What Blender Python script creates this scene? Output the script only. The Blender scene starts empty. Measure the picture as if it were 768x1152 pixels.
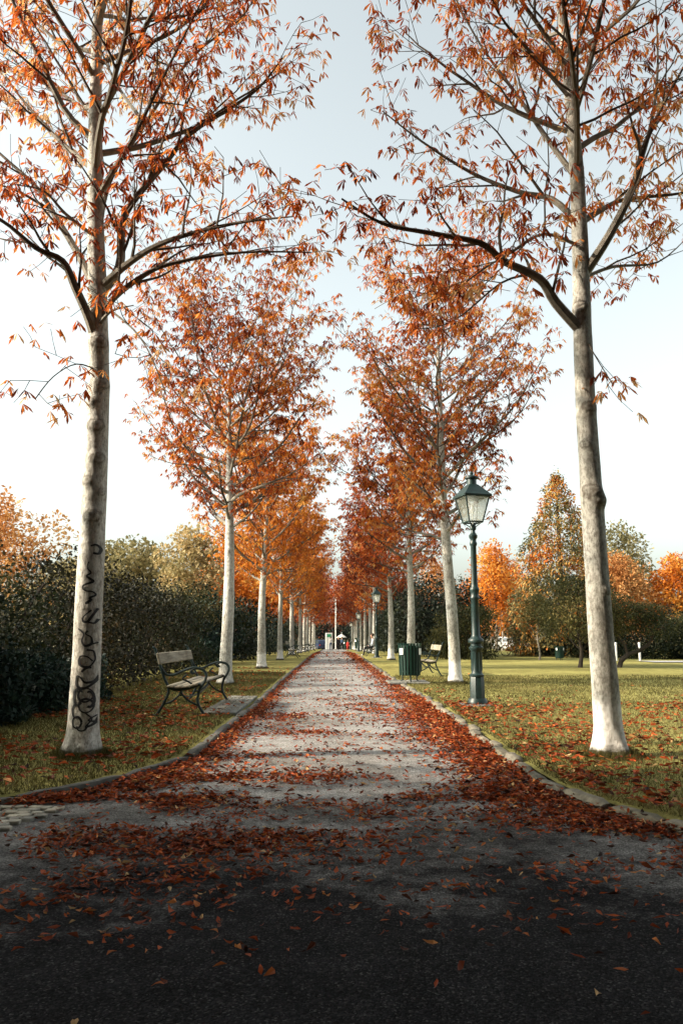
import bpy, math, random
import numpy as np
from mathutils import Vector, noise

R = math.radians
scene = bpy.context.scene
COL = scene.collection
PI = math.pi

# ------------------------------------------------------------------ camera
F, CX, CY = 880.0, 384.0, 576.0
CAMZ = 1.2
PITCH, YAW = math.atan(141 / 880), -math.atan(10 / 880)
cd = bpy.data.cameras.new('camera'); cam = bpy.data.objects.new('camera', cd); COL.objects.link(cam)
cd.sensor_fit = 'VERTICAL'; cd.sensor_height = 36.0; cd.sensor_width = 24.0
cd.lens = F / 1152 * 36; cd.clip_start = 0.05; cd.clip_end = 3000
cam.location = (0, 0, CAMZ); cam.rotation_euler = (PI / 2 + PITCH, 0, YAW)
scene.camera = cam
_M = cam.rotation_euler.to_matrix()

def ray(px, py):
    return _M @ Vector(((px - CX) / F, (CY - py) / F, -1))

def at(px, py, Y):
    d = ray(px, py); t = Y / d.y
    return Vector((d.x * t, Y, CAMZ + d.z * t))

LZ = 0.06
def gz(y):
    return 0.0 if y < 55 else -(y - 55) * 0.01

def on(px, py, z=LZ):
    d = ray(px, py); t = (z - CAMZ) / d.z
    return Vector((d.x * t, d.y * t, z))

# ------------------------------------------------------------------ materials
def nmat(name):
    m = bpy.data.materials.new(name); m.use_nodes = True
    nt = m.node_tree
    for n in list(nt.nodes): nt.nodes.remove(n)
    out = nt.nodes.new('ShaderNodeOutputMaterial')
    return m, nt, out

def N(nt, t, **kw):
    n = nt.nodes.new(t)
    for k, v in kw.items():
        if k in n.inputs: n.inputs[k].default_value = v
        else: setattr(n, k, v)
    return n

def L(nt, a, b): nt.links.new(a, b)

def ramp(nt, stops, interp='LINEAR'):
    r = nt.nodes.new('ShaderNodeValToRGB'); cr = r.color_ramp; cr.interpolation = interp
    while len(cr.elements) < len(stops): cr.elements.new(0.5)
    for e, (p, c) in zip(cr.elements, stops):
        e.position = p; e.color = (c[0], c[1], c[2], 1) if not isinstance(c, (int, float)) else (c, c, c, 1)
    return r

def pbsdf(nt, out, rough=0.7, spec=0.3, metal=0.0):
    b = nt.nodes.new('ShaderNodeBsdfPrincipled')
    b.inputs['Roughness'].default_value = rough
    b.inputs['Specular IOR Level'].default_value = spec
    b.inputs['Metallic'].default_value = metal
    L(nt, b.outputs[0], out.inputs['Surface'])
    return b

def objco(nt):
    return N(nt, 'ShaderNodeTexCoord').outputs['Object']

def noisetex(nt, co, scale, detail=4, rough=0.55, stretch=None):
    if stretch:
        mp = N(nt, 'ShaderNodeMapping'); mp.inputs['Scale'].default_value = stretch
        L(nt, co, mp.inputs['Vector']); co = mp.outputs[0]
    n = N(nt, 'ShaderNodeTexNoise'); n.inputs['Scale'].default_value = scale
    n.inputs['Detail'].default_value = detail; n.inputs['Roughness'].default_value = rough
    L(nt, co, n.inputs['Vector'])
    return n.outputs['Fac']

def mixc(nt, fac, a, b, mode='MIX'):
    m = N(nt, 'ShaderNodeMix', data_type='RGBA', blend_type=mode)
    for i, v in ((0, fac), (6, a), (7, b)):
        if hasattr(v, 'links'): L(nt, v, m.inputs[i])
        elif isinstance(v, (int, float)): m.inputs[i].default_value = v
        else: m.inputs[i].default_value = (v[0], v[1], v[2], 1)
    return m.outputs[2]

def mth(nt, op, a, b=0.0, clamp=False):
    m = N(nt, 'ShaderNodeMath', operation=op, use_clamp=clamp)
    for i, v in enumerate((a, b)):
        if hasattr(v, 'links'): L(nt, v, m.inputs[i])
        else: m.inputs[i].default_value = v
    return m.outputs[0]

def bump(nt, h, strength, dist, bsdf):
    b = N(nt, 'ShaderNodeBump'); b.inputs['Strength'].default_value = strength; b.inputs['Distance'].default_value = dist
    L(nt, h, b.inputs['Height']); L(nt, b.outputs[0], bsdf.inputs['Normal'])

def plain(name, col, rough=0.6, spec=0.3, var=0.25, scale=8, metal=0.0, bmp=0.0):
    m, nt, out = nmat(name)
    b = pbsdf(nt, out, rough, spec, metal)
    co = objco(nt); f = noisetex(nt, co, scale, 5)
    r = ramp(nt, [(0.25, [c * (1 - var) for c in col]), (0.75, [min(1, c * (1 + var)) for c in col])])
    L(nt, f, r.inputs[0]); L(nt, r.outputs[0], b.inputs['Base Color'])
    if bmp: bump(nt, f, bmp, 0.01, b)
    return m

def leafmat(name, stops, transl=0.35, rough=0.55, spec=0.25):
    m, nt, out = nmat(name)
    a = N(nt, 'ShaderNodeAttribute', attribute_name='rnd')
    r = ramp(nt, stops); L(nt, a.outputs['Fac'], r.inputs[0])
    b = nt.nodes.new('ShaderNodeBsdfPrincipled')
    b.inputs['Roughness'].default_value = rough; b.inputs['Specular IOR Level'].default_value = spec
    L(nt, r.outputs[0], b.inputs['Base Color'])
    b.inputs['Specular IOR Level'].default_value = min(spec, .14); t = N(nt, 'ShaderNodeBsdfTranslucent'); L(nt, r.outputs[0], t.inputs['Color'])
    mx = N(nt, 'ShaderNodeMixShader'); mx.inputs[0].default_value = transl
    L(nt, b.outputs[0], mx.inputs[1]); L(nt, t.outputs[0], mx.inputs[2])
    L(nt, mx.outputs[0], out.inputs['Surface'])
    return m

RUST = [(0.0, (.11, .022, .009)), (.2, (.29, .050, .012)), (.42, (.50, .115, .020)), (.60, (.62, .20, .040)), (.78, (.64, .31, .10)), (1, (.62, .44, .25))]
M = {}
M['leaf_near'] = leafmat('leaf_rust', RUST, .5)
M['leaf_mid'] = leafmat('leaf_mid', [(0, (.07, .016, .007)), (.22, (.22, .038, .010)), (.45, (.42, .092, .014)), (.66, (.54, .175, .026)), (.86, (.56, .25, .05)), (1, (.54, .34, .13))], .45)
M['leaf_red'] = leafmat('leaf_red', [(0, (.06, .014, .008)), (.3, (.21, .034, .010)), (.6, (.36, .065, .014)), (.85, (.46, .13, .028)), (1, (.48, .24, .09))], .4)
M['leaf_orange'] = leafmat('leaf_orange', [(0, (.11, .026, .006)), (.3, (.33, .068, .010)), (.6, (.52, .15, .016)), (.85, (.58, .23, .03)), (1, (.56, .30, .08))], .45)
M['leaf_amber'] = leafmat('leaf_amber', [(0, (.20, .05, .010)), (.35, (.46, .13, .018)), (.7, (.62, .23, .030)), (1, (.64, .36, .09))], .45)
M['leaf_ground'] = leafmat('leaf_fallen', [(0, (.030, .011, .006)), (.22, (.11, .026, .009)), (.48, (.26, .045, .011)), (.72, (.40, .085, .018)), (.90, (.46, .18, .050)), (1, (.46, .30, .14))], .12, .6, .3)
M['hedge_dark'] = leafmat('hedge_dark_leaf', [(0, (.004, .009, .009)), (.5, (.010, .022, .019)), (1, (.028, .050, .034))], .15, .5, .12)
M['hedge_olive'] = leafmat('hedge_olive_leaf', [(0, (.006, .010, .006)), (.4, (.014, .020, .008)), (.75, (.034, .038, .014)), (1, (.080, .068, .024))], .25)
M['hedge_brown'] = leafmat('hedge_brown_leaf', [(0, (.006, .007, .005)), (.45, (.013, .0135, .007)), (.8, (.028, .026, .011)), (1, (.075, .050, .021))], .25)
M['yew'] = leafmat('yew_leaf', [(0, (.006, .010, .008)), (.6, (.015, .022, .014)), (1, (.035, .042, .022))], .1)
M['olive_tree'] = leafmat('olive_tree_leaf', [(0, (.03, .035, .014)), (.5, (.085, .085, .032)), (1, (.20, .16, .06))], .3)
M['pale_tree'] = leafmat('pale_tree_leaf', [(0, (.13, .12, .055)), (.5, (.27, .23, .11)), (1, (.46, .34, .17))], .4)
M['peach_tree'] = leafmat('peach_tree_leaf', [(0, (.26, .10, .03)), (.5, (.48, .22, .075)), (1, (.58, .36, .16))], .4)
M['conifer'] = leafmat('conifer_leaf', [(0, (.035, .040, .020)), (.30, (.12, .115, .05)), (.52, (.29, .225, .09)), (.70, (.46, .23, .055)), (.86, (.50, .17, .028)), (1, (.34, .08, .016))], .25)
M['grass'] = leafmat('grass_blade', [(0, (.040, .037, .011)), (.4, (.078, .071, .020)), (.75, (.13, .112, .034)), (1, (.22, .165, .075))], .3)

def barkmat(name, wash):
    m, nt, out = nmat(name)
    b = pbsdf(nt, out, .85, .2)
    co = objco(nt)
    n1 = noisetex(nt, co, 3.0, 6, .6, (1, 1, .35))
    n2 = noisetex(nt, co, 26, 4, .65, (1, 1, .55))
    n3 = noisetex(nt, co, 9, 5, .6, (1, 1, 1.9))
    r1 = ramp(nt, [(.28, (.30, .285, .25)), (.5, (.50, .49, .45)), (.72, (.64, .63, .60))]); L(nt, n1, r1.inputs[0])
    r2 = ramp(nt, [(.32, (.30, .28, .25)), (.58, (1.1, 1.1, 1.1))]); L(nt, n2, r2.inputs[0])
    c = mixc(nt, .75, r1.outputs[0], r2.outputs[0], 'MULTIPLY')
    nf = noisetex(nt, co, 75, 3, .7, (1, 1, .35)); rf_ = ramp(nt, [(.34, (.45, .43, .40)), (.5, (1, 1, 1))]); L(nt, nf, rf_.inputs[0]); c = mixc(nt, .8, c, rf_.outputs[0], 'MULTIPLY')
    ln_ = noisetex(nt, co, 6, 5, .7, (1, 1, 9)); rl_ = ramp(nt, [(.66, (1, 1, 1)), (.72, (.35, .32, .28))]); L(nt, ln_, rl_.inputs[0]); c = mixc(nt, .7, c, rl_.outputs[0], 'MULTIPLY')
    r3 = ramp(nt, [(.60, 0.0), (.74, 1.0)]); L(nt, n3, r3.inputs[0])
    c = mixc(nt, mth(nt, 'MULTIPLY', r3.outputs[0], .5), c, (.15, .15, .085))
    sx = N(nt, 'ShaderNodeSeparateXYZ'); L(nt, co, sx.inputs[0])
    if wash:
        c = mixc(nt, 1.0, c, (.84, .84, .82), 'MULTIPLY')
        nz = noisetex(nt, co, 14, 3)
        z = mth(nt, 'ADD', sx.outputs[2], mth(nt, 'MULTIPLY', mth(nt, 'SUBTRACT', nz, .5), .22))
        fac = mth(nt, 'SUBTRACT', 1.0, mth(nt, 'MULTIPLY', mth(nt, 'SUBTRACT', z, .48), 9, False), True)
        rw = ramp(nt, [(.33, (.46, .44, .40)), (.5, (.68, .67, .64)), (.7, (.78, .775, .75))]); L(nt, n2, rw.inputs[0])
        c = mixc(nt, mth(nt, 'MULTIPLY', fac, .92), c, rw.outputs[0])
    # soil splash at the foot
    zz = mth(nt, 'ADD', sx.outputs[2], mth(nt, 'MULTIPLY', n3, -.14))
    df = mth(nt, 'SUBTRACT', 1.0, mth(nt, 'MULTIPLY', mth(nt, 'ADD', zz, .02), 16), True)
    c = mixc(nt, df, c, (.055, .05, .03))
    a = N(nt, 'ShaderNodeAttribute', attribute_name='rnd')
    c = mixc(nt, mth(nt, 'MULTIPLY', a.outputs['Fac'], .85), c, (.07, .052, .035))
    L(nt, c, b.inputs['Base Color'])
    hb = mth(nt, 'ADD', mth(nt, 'ADD', mth(nt, 'MULTIPLY', n2, .6), n3), mth(nt, 'MULTIPLY', nf, .3))
    bump(nt, hb, .55, .02, b)
    return m
M['bark'] = barkmat('pale_bark', False)
M['bark_wash'] = barkmat('pale_bark_limewashed', True)
def limbmat():
    m, nt, out = nmat('limb_bark'); b = pbsdf(nt, out, .85, .2); co = objco(nt); f = noisetex(nt, co, 9, 5)
    r = ramp(nt, [(.25, (.045, .034, .026)), (.75, (.13, .10, .078))]); L(nt, f, r.inputs[0]); r2 = ramp(nt, [(.25, (.13, .115, .09)), (.75, (.36, .34, .29))]); L(nt, f, r2.inputs[0])
    a = N(nt, 'ShaderNodeAttribute', attribute_name='rnd'); L(nt, mixc(nt, a.outputs['Fac'], r.outputs[0], r2.outputs[0]), b.inputs['Base Color']); bump(nt, f, .5, .01, b); return m
M['limb'] = limbmat()
M['dark_wood'] = plain('dark_bark', (.045, .036, .028), .9, .15, .45, 7, bmp=.4)
M['grey_wood'] = plain('grey_bark', (.20, .175, .14), .9, .15, .4, 7, bmp=.4)
M['spray'] = plain('black_spray', (.012, .012, .014), .6, .3, .6, 30)
M['iron'] = plain('green_iron', (.006, .017, .016), .42, .35, .45, 14)
M['iron_lamp'] = plain('lamp_green_iron', (.010, .025, .024), .42, .4, .4, 9)
M['bin_green'] = plain('bin_green', (.003, .024, .016), .5, .3, .35, 10)
M['liner'] = plain('liner_dark', (.012, .014, .013), .7)
M['white'] = plain('white_paint', (.58, .59, .57), .5, .4, .08, 6)
M['sticker'] = plain('sticker_white', (.75, .76, .72), .5, .4, .05, 20)
M['rubber'] = plain('rubber', (.015, .015, .016), .8)
M['chrome'] = plain('rim_metal', (.45, .46, .48), .3, .5, .1, 6, 1.0)
M['red_paint'] = plain('red_paint', (.45, .03, .02), .4, .5, .1)
M['black_paint'] = plain('black_paint', (.014, .015, .017), .4, .5, .1)
M['car_blue'] = plain('car_blue', (.015, .025, .055), .25, .6, .1)
M['car_glass'] = plain('car_glass', (.03, .04, .045), .08, .8, .1)
M['skin'] = plain('skin', (.46, .26, .18), .6, .3, .06)
M['hair'] = plain('hair_brown', (.035, .020, .012), .6)
M['cloth_grey'] = plain('cloth_light_grey', (.42, .46, .50), .9, .1, .15)
M['cloth_black'] = plain('cloth_black', (.012, .012, .015), .9, .1, .2)
M['cloth_white'] = plain('cloth_white', (.62, .60, .56), .9, .1, .1)
M['cloth_red'] = plain('cloth_red', (.50, .06, .05), .9, .1, .15)
M['cloth_denim'] = plain('cloth_denim', (.05, .075, .12), .9, .1, .2)
M['lamp_bulb'] = plain('frosted_bulb', (.55, .56, .54), .4, .4, .05)
M['sign_green'] = plain('sign_green', (.02, .22, .11), .5, .4, .1)
M['awning'] = plain('awning_canvas', (.62, .60, .55), .85, .2, .1)

def woodplank():
    m, nt, out = nmat('weathered_plank'); b = pbsdf(nt, out, .75, .25)
    co = objco(nt)
    n1 = noisetex(nt, co, 5, 6, .65, (6, .35, 6)); n2 = noisetex(nt, co, 2.2, 3)
    r1 = ramp(nt, [(.3, (.085, .075, .056)), (.55, (.27, .245, .19)), (.75, (.40, .375, .30))]); L(nt, n1, r1.inputs[0])
    r2 = ramp(nt, [(.35, (.55, .55, .50)), (.6, (1, 1, 1))]); L(nt, n2, r2.inputs[0])
    L(nt, mixc(nt, .8, r1.outputs[0], r2.outputs[0], 'MULTIPLY'), b.inputs['Base Color'])
    bump(nt, n1, .4, .006, b)
    return m
M['plank'] = woodplank()

def lampglass():
    m, nt, out = nmat('lantern_glass')
    tr = N(nt, 'ShaderNodeBsdfTransparent'); tr.inputs[0].default_value = (.98, .99, .985, 1)
    gl = N(nt, 'ShaderNodeBsdfGlossy'); gl.inputs['Roughness'].default_value = .12
    df = N(nt, 'ShaderNodeBsdfTranslucent'); df.inputs[0].default_value = (.90, .92, .90, 1)
    m1 = N(nt, 'ShaderNodeMixShader'); m1.inputs[0].default_value = .28
    L(nt, tr.outputs[0], m1.inputs[1]); L(nt, df.outputs[0], m1.inputs[2])
    m2 = N(nt, 'ShaderNodeMixShader'); m2.inputs[0].default_value = .10
    L(nt, m1.outputs[0], m2.inputs[1]); L(nt, gl.outputs[0], m2.inputs[2])
    L(nt, m2.outputs[0], out.inputs['Surface'])
    return m
M['glass'] = lampglass()

def gravel():
    m, nt, out = nmat('gravel_path'); b = pbsdf(nt, out, .97, .04)
    co = objco(nt)
    v = N(nt, 'ShaderNodeTexVoronoi'); v.inputs['Scale'].default_value = 130; L(nt, co, v.inputs['Vector'])
    v2 = N(nt, 'ShaderNodeTexVoronoi'); v2.inputs['Scale'].default_value = 48; L(nt, co, v2.inputs['Vector'])
    big = noisetex(nt, co, .75, 6, .62); mid = noisetex(nt, co, 5, 6, .7); fine = noisetex(nt, co, 60, 3, .7)
    sep = N(nt, 'ShaderNodeSeparateColor'); L(nt, v.outputs['Color'], sep.inputs[0])
    rp = ramp(nt, [(0, (.15, .145, .135)), (.5, (.31, .305, .295)), (.85, (.43, .425, .41)), (1, (.58, .57, .55))]); L(nt, sep.outputs[0], rp.inputs[0])
    rb = ramp(nt, [(.3, (.50, .48, .45)), (.6, (1.05, 1.05, 1.06))]); L(nt, big, rb.inputs[0])
    rm = ramp(nt, [(.3, (.55, .54, .52)), (.62, (1.1, 1.1, 1.1))]); L(nt, mid, rm.inputs[0])
    c = mixc(nt, .9, rp.outputs[0], rb.outputs[0], 'MULTIPLY'); c = mixc(nt, .85, c, rm.outputs[0], 'MULTIPLY')
    # foreground shade put into the colour: gravel fades to near-black towards the camera
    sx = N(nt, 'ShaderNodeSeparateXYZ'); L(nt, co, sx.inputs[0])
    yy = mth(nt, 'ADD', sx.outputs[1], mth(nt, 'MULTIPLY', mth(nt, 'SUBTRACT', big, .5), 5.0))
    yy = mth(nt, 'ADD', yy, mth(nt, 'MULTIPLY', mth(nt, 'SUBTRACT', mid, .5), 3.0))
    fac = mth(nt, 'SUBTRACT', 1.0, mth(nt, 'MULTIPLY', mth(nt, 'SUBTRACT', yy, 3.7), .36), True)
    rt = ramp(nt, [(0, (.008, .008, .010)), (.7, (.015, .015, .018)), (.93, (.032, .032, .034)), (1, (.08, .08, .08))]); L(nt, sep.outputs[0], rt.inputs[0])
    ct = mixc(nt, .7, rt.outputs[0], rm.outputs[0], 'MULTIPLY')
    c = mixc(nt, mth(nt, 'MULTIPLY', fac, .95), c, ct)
    L(nt, c, b.inputs['Base Color'])
    h = mth(nt, 'ADD', mth(nt, 'MULTIPLY', v.outputs['Distance'], -.7), mth(nt, 'MULTIPLY', fine, .5))
    h = mth(nt, 'ADD', h, mth(nt, 'MULTIPLY', v2.outputs['Distance'], -.5))
    bump(nt, h, .8, .015, b)
    return m
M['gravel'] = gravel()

def lawnmat():
    m, nt, out = nmat('lawn_turf'); b = pbsdf(nt, out, .95, .1)
    co = objco(nt)
    a = noisetex(nt, co, .35, 6, .6); c2 = noisetex(nt, co, 3.5, 6, .7); f = noisetex(nt, co, 40, 4, .75)
    r = ramp(nt, [(.25, (.15, .125, .046)), (.45, (.25, .23, .075)), (.62, (.34, .315, .11)), (.8, (.40, .35, .14))]); L(nt, a, r.inputs[0])
    r2 = ramp(nt, [(.25, (.5, .48, .45)), (.6, (1.1, 1.1, 1.1))]); L(nt, c2, r2.inputs[0])
    r3 = ramp(nt, [(.3, (.55, .55, .5)), (.65, (1.15, 1.15, 1.1))]); L(nt, f, r3.inputs[0])
    c = mixc(nt, .8, r.outputs[0], r2.outputs[0], 'MULTIPLY'); c = mixc(nt, .85, c, r3.outputs[0], 'MULTIPLY')
    L(nt, c, b.inputs['Base Color'])
    bump(nt, mth(nt, 'ADD', f, c2), .7, .04, b)
    return m
M['lawn'] = lawnmat()
M['soil'] = plain('soil', (.10, .09, .045), .95, .1, .4, .6, bmp=.5)

def stone(name, col, var=.4, sc=12):
    m, nt, out = nmat(name); b = pbsdf(nt, out, .9, .2)
    co = objco(nt); a = noisetex(nt, co, sc, 6, .65); c2 = noisetex(nt, co, 1.6, 4)
    at_ = N(nt, 'ShaderNodeAttribute', attribute_name='rnd')
    r = ramp(nt, [(.3, [c * (1 - var) for c in col]), (.7, [c * (1 + var * .6) for c in col])]); L(nt, a, r.inputs[0])
    r2 = ramp(nt, [(.35, (.55, .56, .48)), (.62, (1.05, 1.04, 1.0))]); L(nt, c2, r2.inputs[0])
    r4 = ramp(nt, [(0, (.6, .62, .64)), (1, (1.25, 1.2, 1.12))]); L(nt, at_.outputs['Fac'], r4.inputs[0])
    c = mixc(nt, .8, r.outputs[0], r2.outputs[0], 'MULTIPLY'); c = mixc(nt, 1, c, r4.outputs[0], 'MULTIPLY')
    L(nt, c, b.inputs['Base Color']); bump(nt, a, .5, .012, b)
    return m
M['kerb_light'] = stone('kerb_sandstone', (.20, .185, .155), .5)
M['kerb_dark'] = stone('kerb_granite', (.13, .13, .125))
M['slab'] = stone('paving_slab', (.25, .25, .24))
M['cobble'] = stone('cobble', (.44, .42, .38))
M['sand'] = plain('pale_tarmac', (.30, .30, .31), .9, .1, .15, 3)

# ------------------------------------------------------------------ mesh helpers
class MB:
    def __init__(s): s.v = []; s.f = []; s.m = []; s.a = []
    def add(s, vs, fs, mat=0, attr=0.0):
        o = len(s.v); s.v += [tuple(v) for v in vs]
        s.a += (list(attr) if isinstance(attr, (list, tuple)) else [attr] * len(vs))
        for f in fs: s.f.append(tuple(i + o for i in f)); s.m.append(mat)
    def tube(s, pts, rad, n=8, mat=0, attr=0.0, cap=True, squash=None):
        pts = [Vector(p) for p in pts]; k = len(pts)
        if isinstance(rad, (int, float)): rad = [rad] * k
        vs = []; up = None
        for i in range(k):
            t = (pts[min(i + 1, k - 1)] - pts[max(i - 1, 0)])
            t = t.normalized() if t.length > 1e-9 else Vector((0, 0, 1))
            if up is None:
                up = Vector((1, 0, 0)) if abs(t.x) < .8 else Vector((0, 1, 0))
            u = (up - t * up.dot(t)); u.normalize(); w = t.cross(u); up = u
            for j in range(n):
                an = 2 * PI * j / n
                vs.append(pts[i] + (u * math.cos(an) + w * math.sin(an)) * rad[i])
        fs = [(i * n + j, i * n + (j + 1) % n, (i + 1) * n + (j + 1) % n, (i + 1) * n + j) for i in range(k - 1) for j in range(n)]
        if cap: fs += [tuple(reversed(range(n))), tuple(range((k - 1) * n, k * n))]
        s.add(vs, fs, mat, attr)
    def lathe(s, prof, n=16, mat=0, c=(0, 0), rot=0.0, attr=0.0):
        vs = []
        for r, z in prof:
            for j in range(n):
                an = 2 * PI * j / n + rot
                vs.append((c[0] + r * math.cos(an), c[1] + r * math.sin(an), z))
        k = len(prof)
        fs = [(i * n + j, i * n + (j + 1) % n, (i + 1) * n + (j + 1) % n, (i + 1) * n + j) for i in range(k - 1) for j in range(n)]
        fs += [tuple(reversed(range(n))), tuple(range((k - 1) * n, k * n))]
        s.add(vs, fs, mat, attr)
    def box(s, c, d, mat=0, rz=0.0, bev=0.0, attr=0.0, tilt=None):
        # box with chamfered vertical and horizontal edges
        hx, hy, hz = d[0] / 2, d[1] / 2, d[2] / 2; b = min(bev, hx * .9, hy * .9, hz * .9)
        ca, sa = math.cos(rz), math.sin(rz)
        def T(x, y, z):
            v = Vector((x, y, z))
            if tilt: v = tilt @ v
            return (c[0] + v.x * ca - v.y * sa, c[1] + v.x * sa + v.y * ca, c[2] + v.z)
        if b <= 0:
            vs = [T(x, y, z) for z in (-hz, hz) for x, y in ((-hx, -hy), (hx, -hy), (hx, hy), (-hx, hy))]
            s.add(vs, [(3, 2, 1, 0), (4, 5, 6, 7), (0, 1, 5, 4), (1, 2, 6, 5), (2, 3, 7, 6), (3, 0, 4, 7)], mat, attr); return
        rings = []
        for z, ins in ((-hz, b), (-hz + b, 0), (hz - b, 0), (hz, b)):
            x, y = hx - ins, hy - ins
            rings.append([(-x + b, -y), (x - b, -y), (x, -y + b), (x, y - b), (x - b, y), (-x + b, y), (-x, y - b), (-x, -y + b)])
        vs = []
        for (z), rg in zip((-hz, -hz + b, hz - b, hz), rings): vs += [T(x, y, z) for x, y in rg]
        fs = [(i * 8 + j, i * 8 + (j + 1) % 8, (i + 1) * 8 + (j + 1) % 8, (i + 1) * 8 + j) for i in range(3) for j in range(8)]
        fs += [tuple(reversed(range(8))), tuple(range(24, 32))]
        s.add(vs, fs, mat, attr)
    def prism(s, poly, axis, a, b, mat=0):
        n = len(poly)
        def T(p, w):
            return {'x': (w, p[0], p[1]), 'y': (p[0], w, p[1]), 'z': (p[0], p[1], w)}[axis]
        vs = [T(p, a) for p in poly] + [T(p, b) for p in poly]
        fs = [tuple(range(n)), tuple(reversed(range(n, 2 * n)))] + [((i + 1) % n, i, n + i, n + (i + 1) % n) for i in range(n)]
        s.add(vs, fs, mat)
    def build(s, name, mats, parent=None, smooth=True, loc=None):
        me = bpy.data.meshes.new(name); me.from_pydata(s.v, [], s.f)
        for m in (mats if isinstance(mats, (list, tuple)) else [mats]): me.materials.append(m)
        me.polygons.foreach_set('material_index', s.m)
        at_ = me.attributes.new('rnd', 'FLOAT', 'POINT'); at_.data.foreach_set('value', [float(x) for x in s.a])
        me.polygons.foreach_set('use_smooth', [bool(smooth)] * len(s.f))
        if smooth:
            try: me.set_sharp_from_angle(angle=R(42))
            except Exception: pass
        me.update()
        return link(name, me, parent, loc)

def link(name, me, parent=None, loc=None):
    o = bpy.data.objects.new(name, me); COL.objects.link(o)
    if parent: o.parent = parent
    if loc: o.location = loc
    return o

def npmesh(name, V, Fc, rnd, smooth=False):
    """fast mesh: V (n,3), Fc (m,k) all faces the same size"""
    V = np.asarray(V, np.float32); Fc = np.asarray(Fc, np.int32)
    me = bpy.data.meshes.new(name); m, k = Fc.shape
    me.vertices.add(len(V)); me.vertices.foreach_set('co', V.ravel())
    me.loops.add(m * k); me.loops.foreach_set('vertex_index', Fc.ravel())
    me.polygons.add(m); me.polygons.foreach_set('loop_start', np.arange(0, m * k, k, dtype=np.int32))
    me.update(calc_edges=True)
    a = me.attributes.new('rnd', 'FLOAT', 'POINT'); a.data.foreach_set('value', np.asarray(rnd, np.float32))
    me.polygons.foreach_set('use_smooth', [smooth] * m)
    return me

def tag(o, label=None, cat=None, group=None, kind=None):
    if label: o['label'] = label
    if cat: o['category'] = cat
    if group: o['group'] = group
    if kind: o['kind'] = kind
    return o

def empty(name, loc, rz=0.0):
    o = bpy.data.objects.new(name, None); COL.objects.link(o)
    o.location = loc; o.rotation_euler = (0, 0, rz); o.empty_display_size = .2
    return o

def kids(o): return [c for c in list(bpy.data.objects) if c.parent == o]
def copy_tree(o, parent=None):
    c = o.copy(); COL.objects.link(c)
    if parent: c.parent = parent
    for ch in kids(o): copy_tree(ch, c)
    return c

def nrm(a): return a / np.maximum(np.linalg.norm(a, axis=-1, keepdims=True), 1e-9)

def arc(pts, k=6):
    """Catmull-Rom through 3-D points"""
    P = [Vector(p) for p in pts]; out = []
    for i in range(len(P) - 1):
        p0, p1, p2, p3 = P[max(0, i - 1)], P[i], P[i + 1], P[min(len(P) - 1, i + 2)]
        for j in range(k):
            t = j / k; out.append(.5 * ((2 * p1) + (p2 - p0) * t + (2 * p0 - 5 * p1 + 4 * p2 - p3) * t * t + (3 * p1 - p0 - 3 * p2 + p3) * t ** 3))
    out.append(P[-1]); return out


# ------------------------------------------------------------------ leaves
def leaflets(P, D, S, W, sag, rs, fine=True):
    """P base points, D directions, S length, W width -> folded, drooping leaflets"""
    n = len(P); Z = np.array([0, 0, 1.0])
    side = nrm(np.cross(D, Z + rs.normal(0, .45, (n, 3)))); nr = np.cross(side, D)
    S = S[:, None]; W = W[:, None]; sg = sag[:, None]
    mid = P + D * S * .58; tip = P + D * S - Z * S * sg
    if fine:
        sg2 = Z * S * sg
        def cs(t, w, l): 
            m0 = P + D * S * t - sg2 * t * t; e = nr * W * .20
            return m0 + side * W * w * .5, m0 - e * (1 if l else 0), m0 - side * W * w * .5
        l1, c1, r1 = cs(.36, .55, 1); l2, c2, r2 = cs(.70, 1.0, 1)
        V = np.stack([P, l1, c1, r1, l2, c2, r2, tip], 1).reshape(-1, 3)
        b = (np.arange(n) * 8)[:, None, None]
        return V, (np.array([[0, 2, 1], [0, 3, 2], [1, 2, 5], [1, 5, 4], [2, 3, 6], [2, 6, 5], [4, 5, 7], [5, 6, 7]])[None] + b).reshape(-1, 3), 8
    if False:
        c = mid - nr * W * .22 - Z * S * sg * .25
        l = mid + side * W * .5 + nr * W * .12 - Z * S * sg * .25; r = mid - side * W * .5 + nr * W * .12 - Z * S * sg * .25
        V = np.stack([P, l, c, r, tip], 1).reshape(-1, 3)
        b = (np.arange(n) * 5)[:, None, None]
        Fc = (np.array([[0, 2, 1], [0, 3, 2], [1, 2, 4], [2, 3, 4]])[None] + b).reshape(-1, 3); k = 5
    else:
        l = mid + side * W * .5 - Z * S * sg * .2; r = mid - side * W * .5 - Z * S * sg * .2
        V = np.stack([P, l, tip, r], 1).reshape(-1, 3)
        b = (np.arange(n) * 4)[:, None, None]
        Fc = (np.array([[0, 1, 2], [0, 2, 3]])[None] + b).reshape(-1, 3); k = 4
    return V, Fc, k

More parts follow.
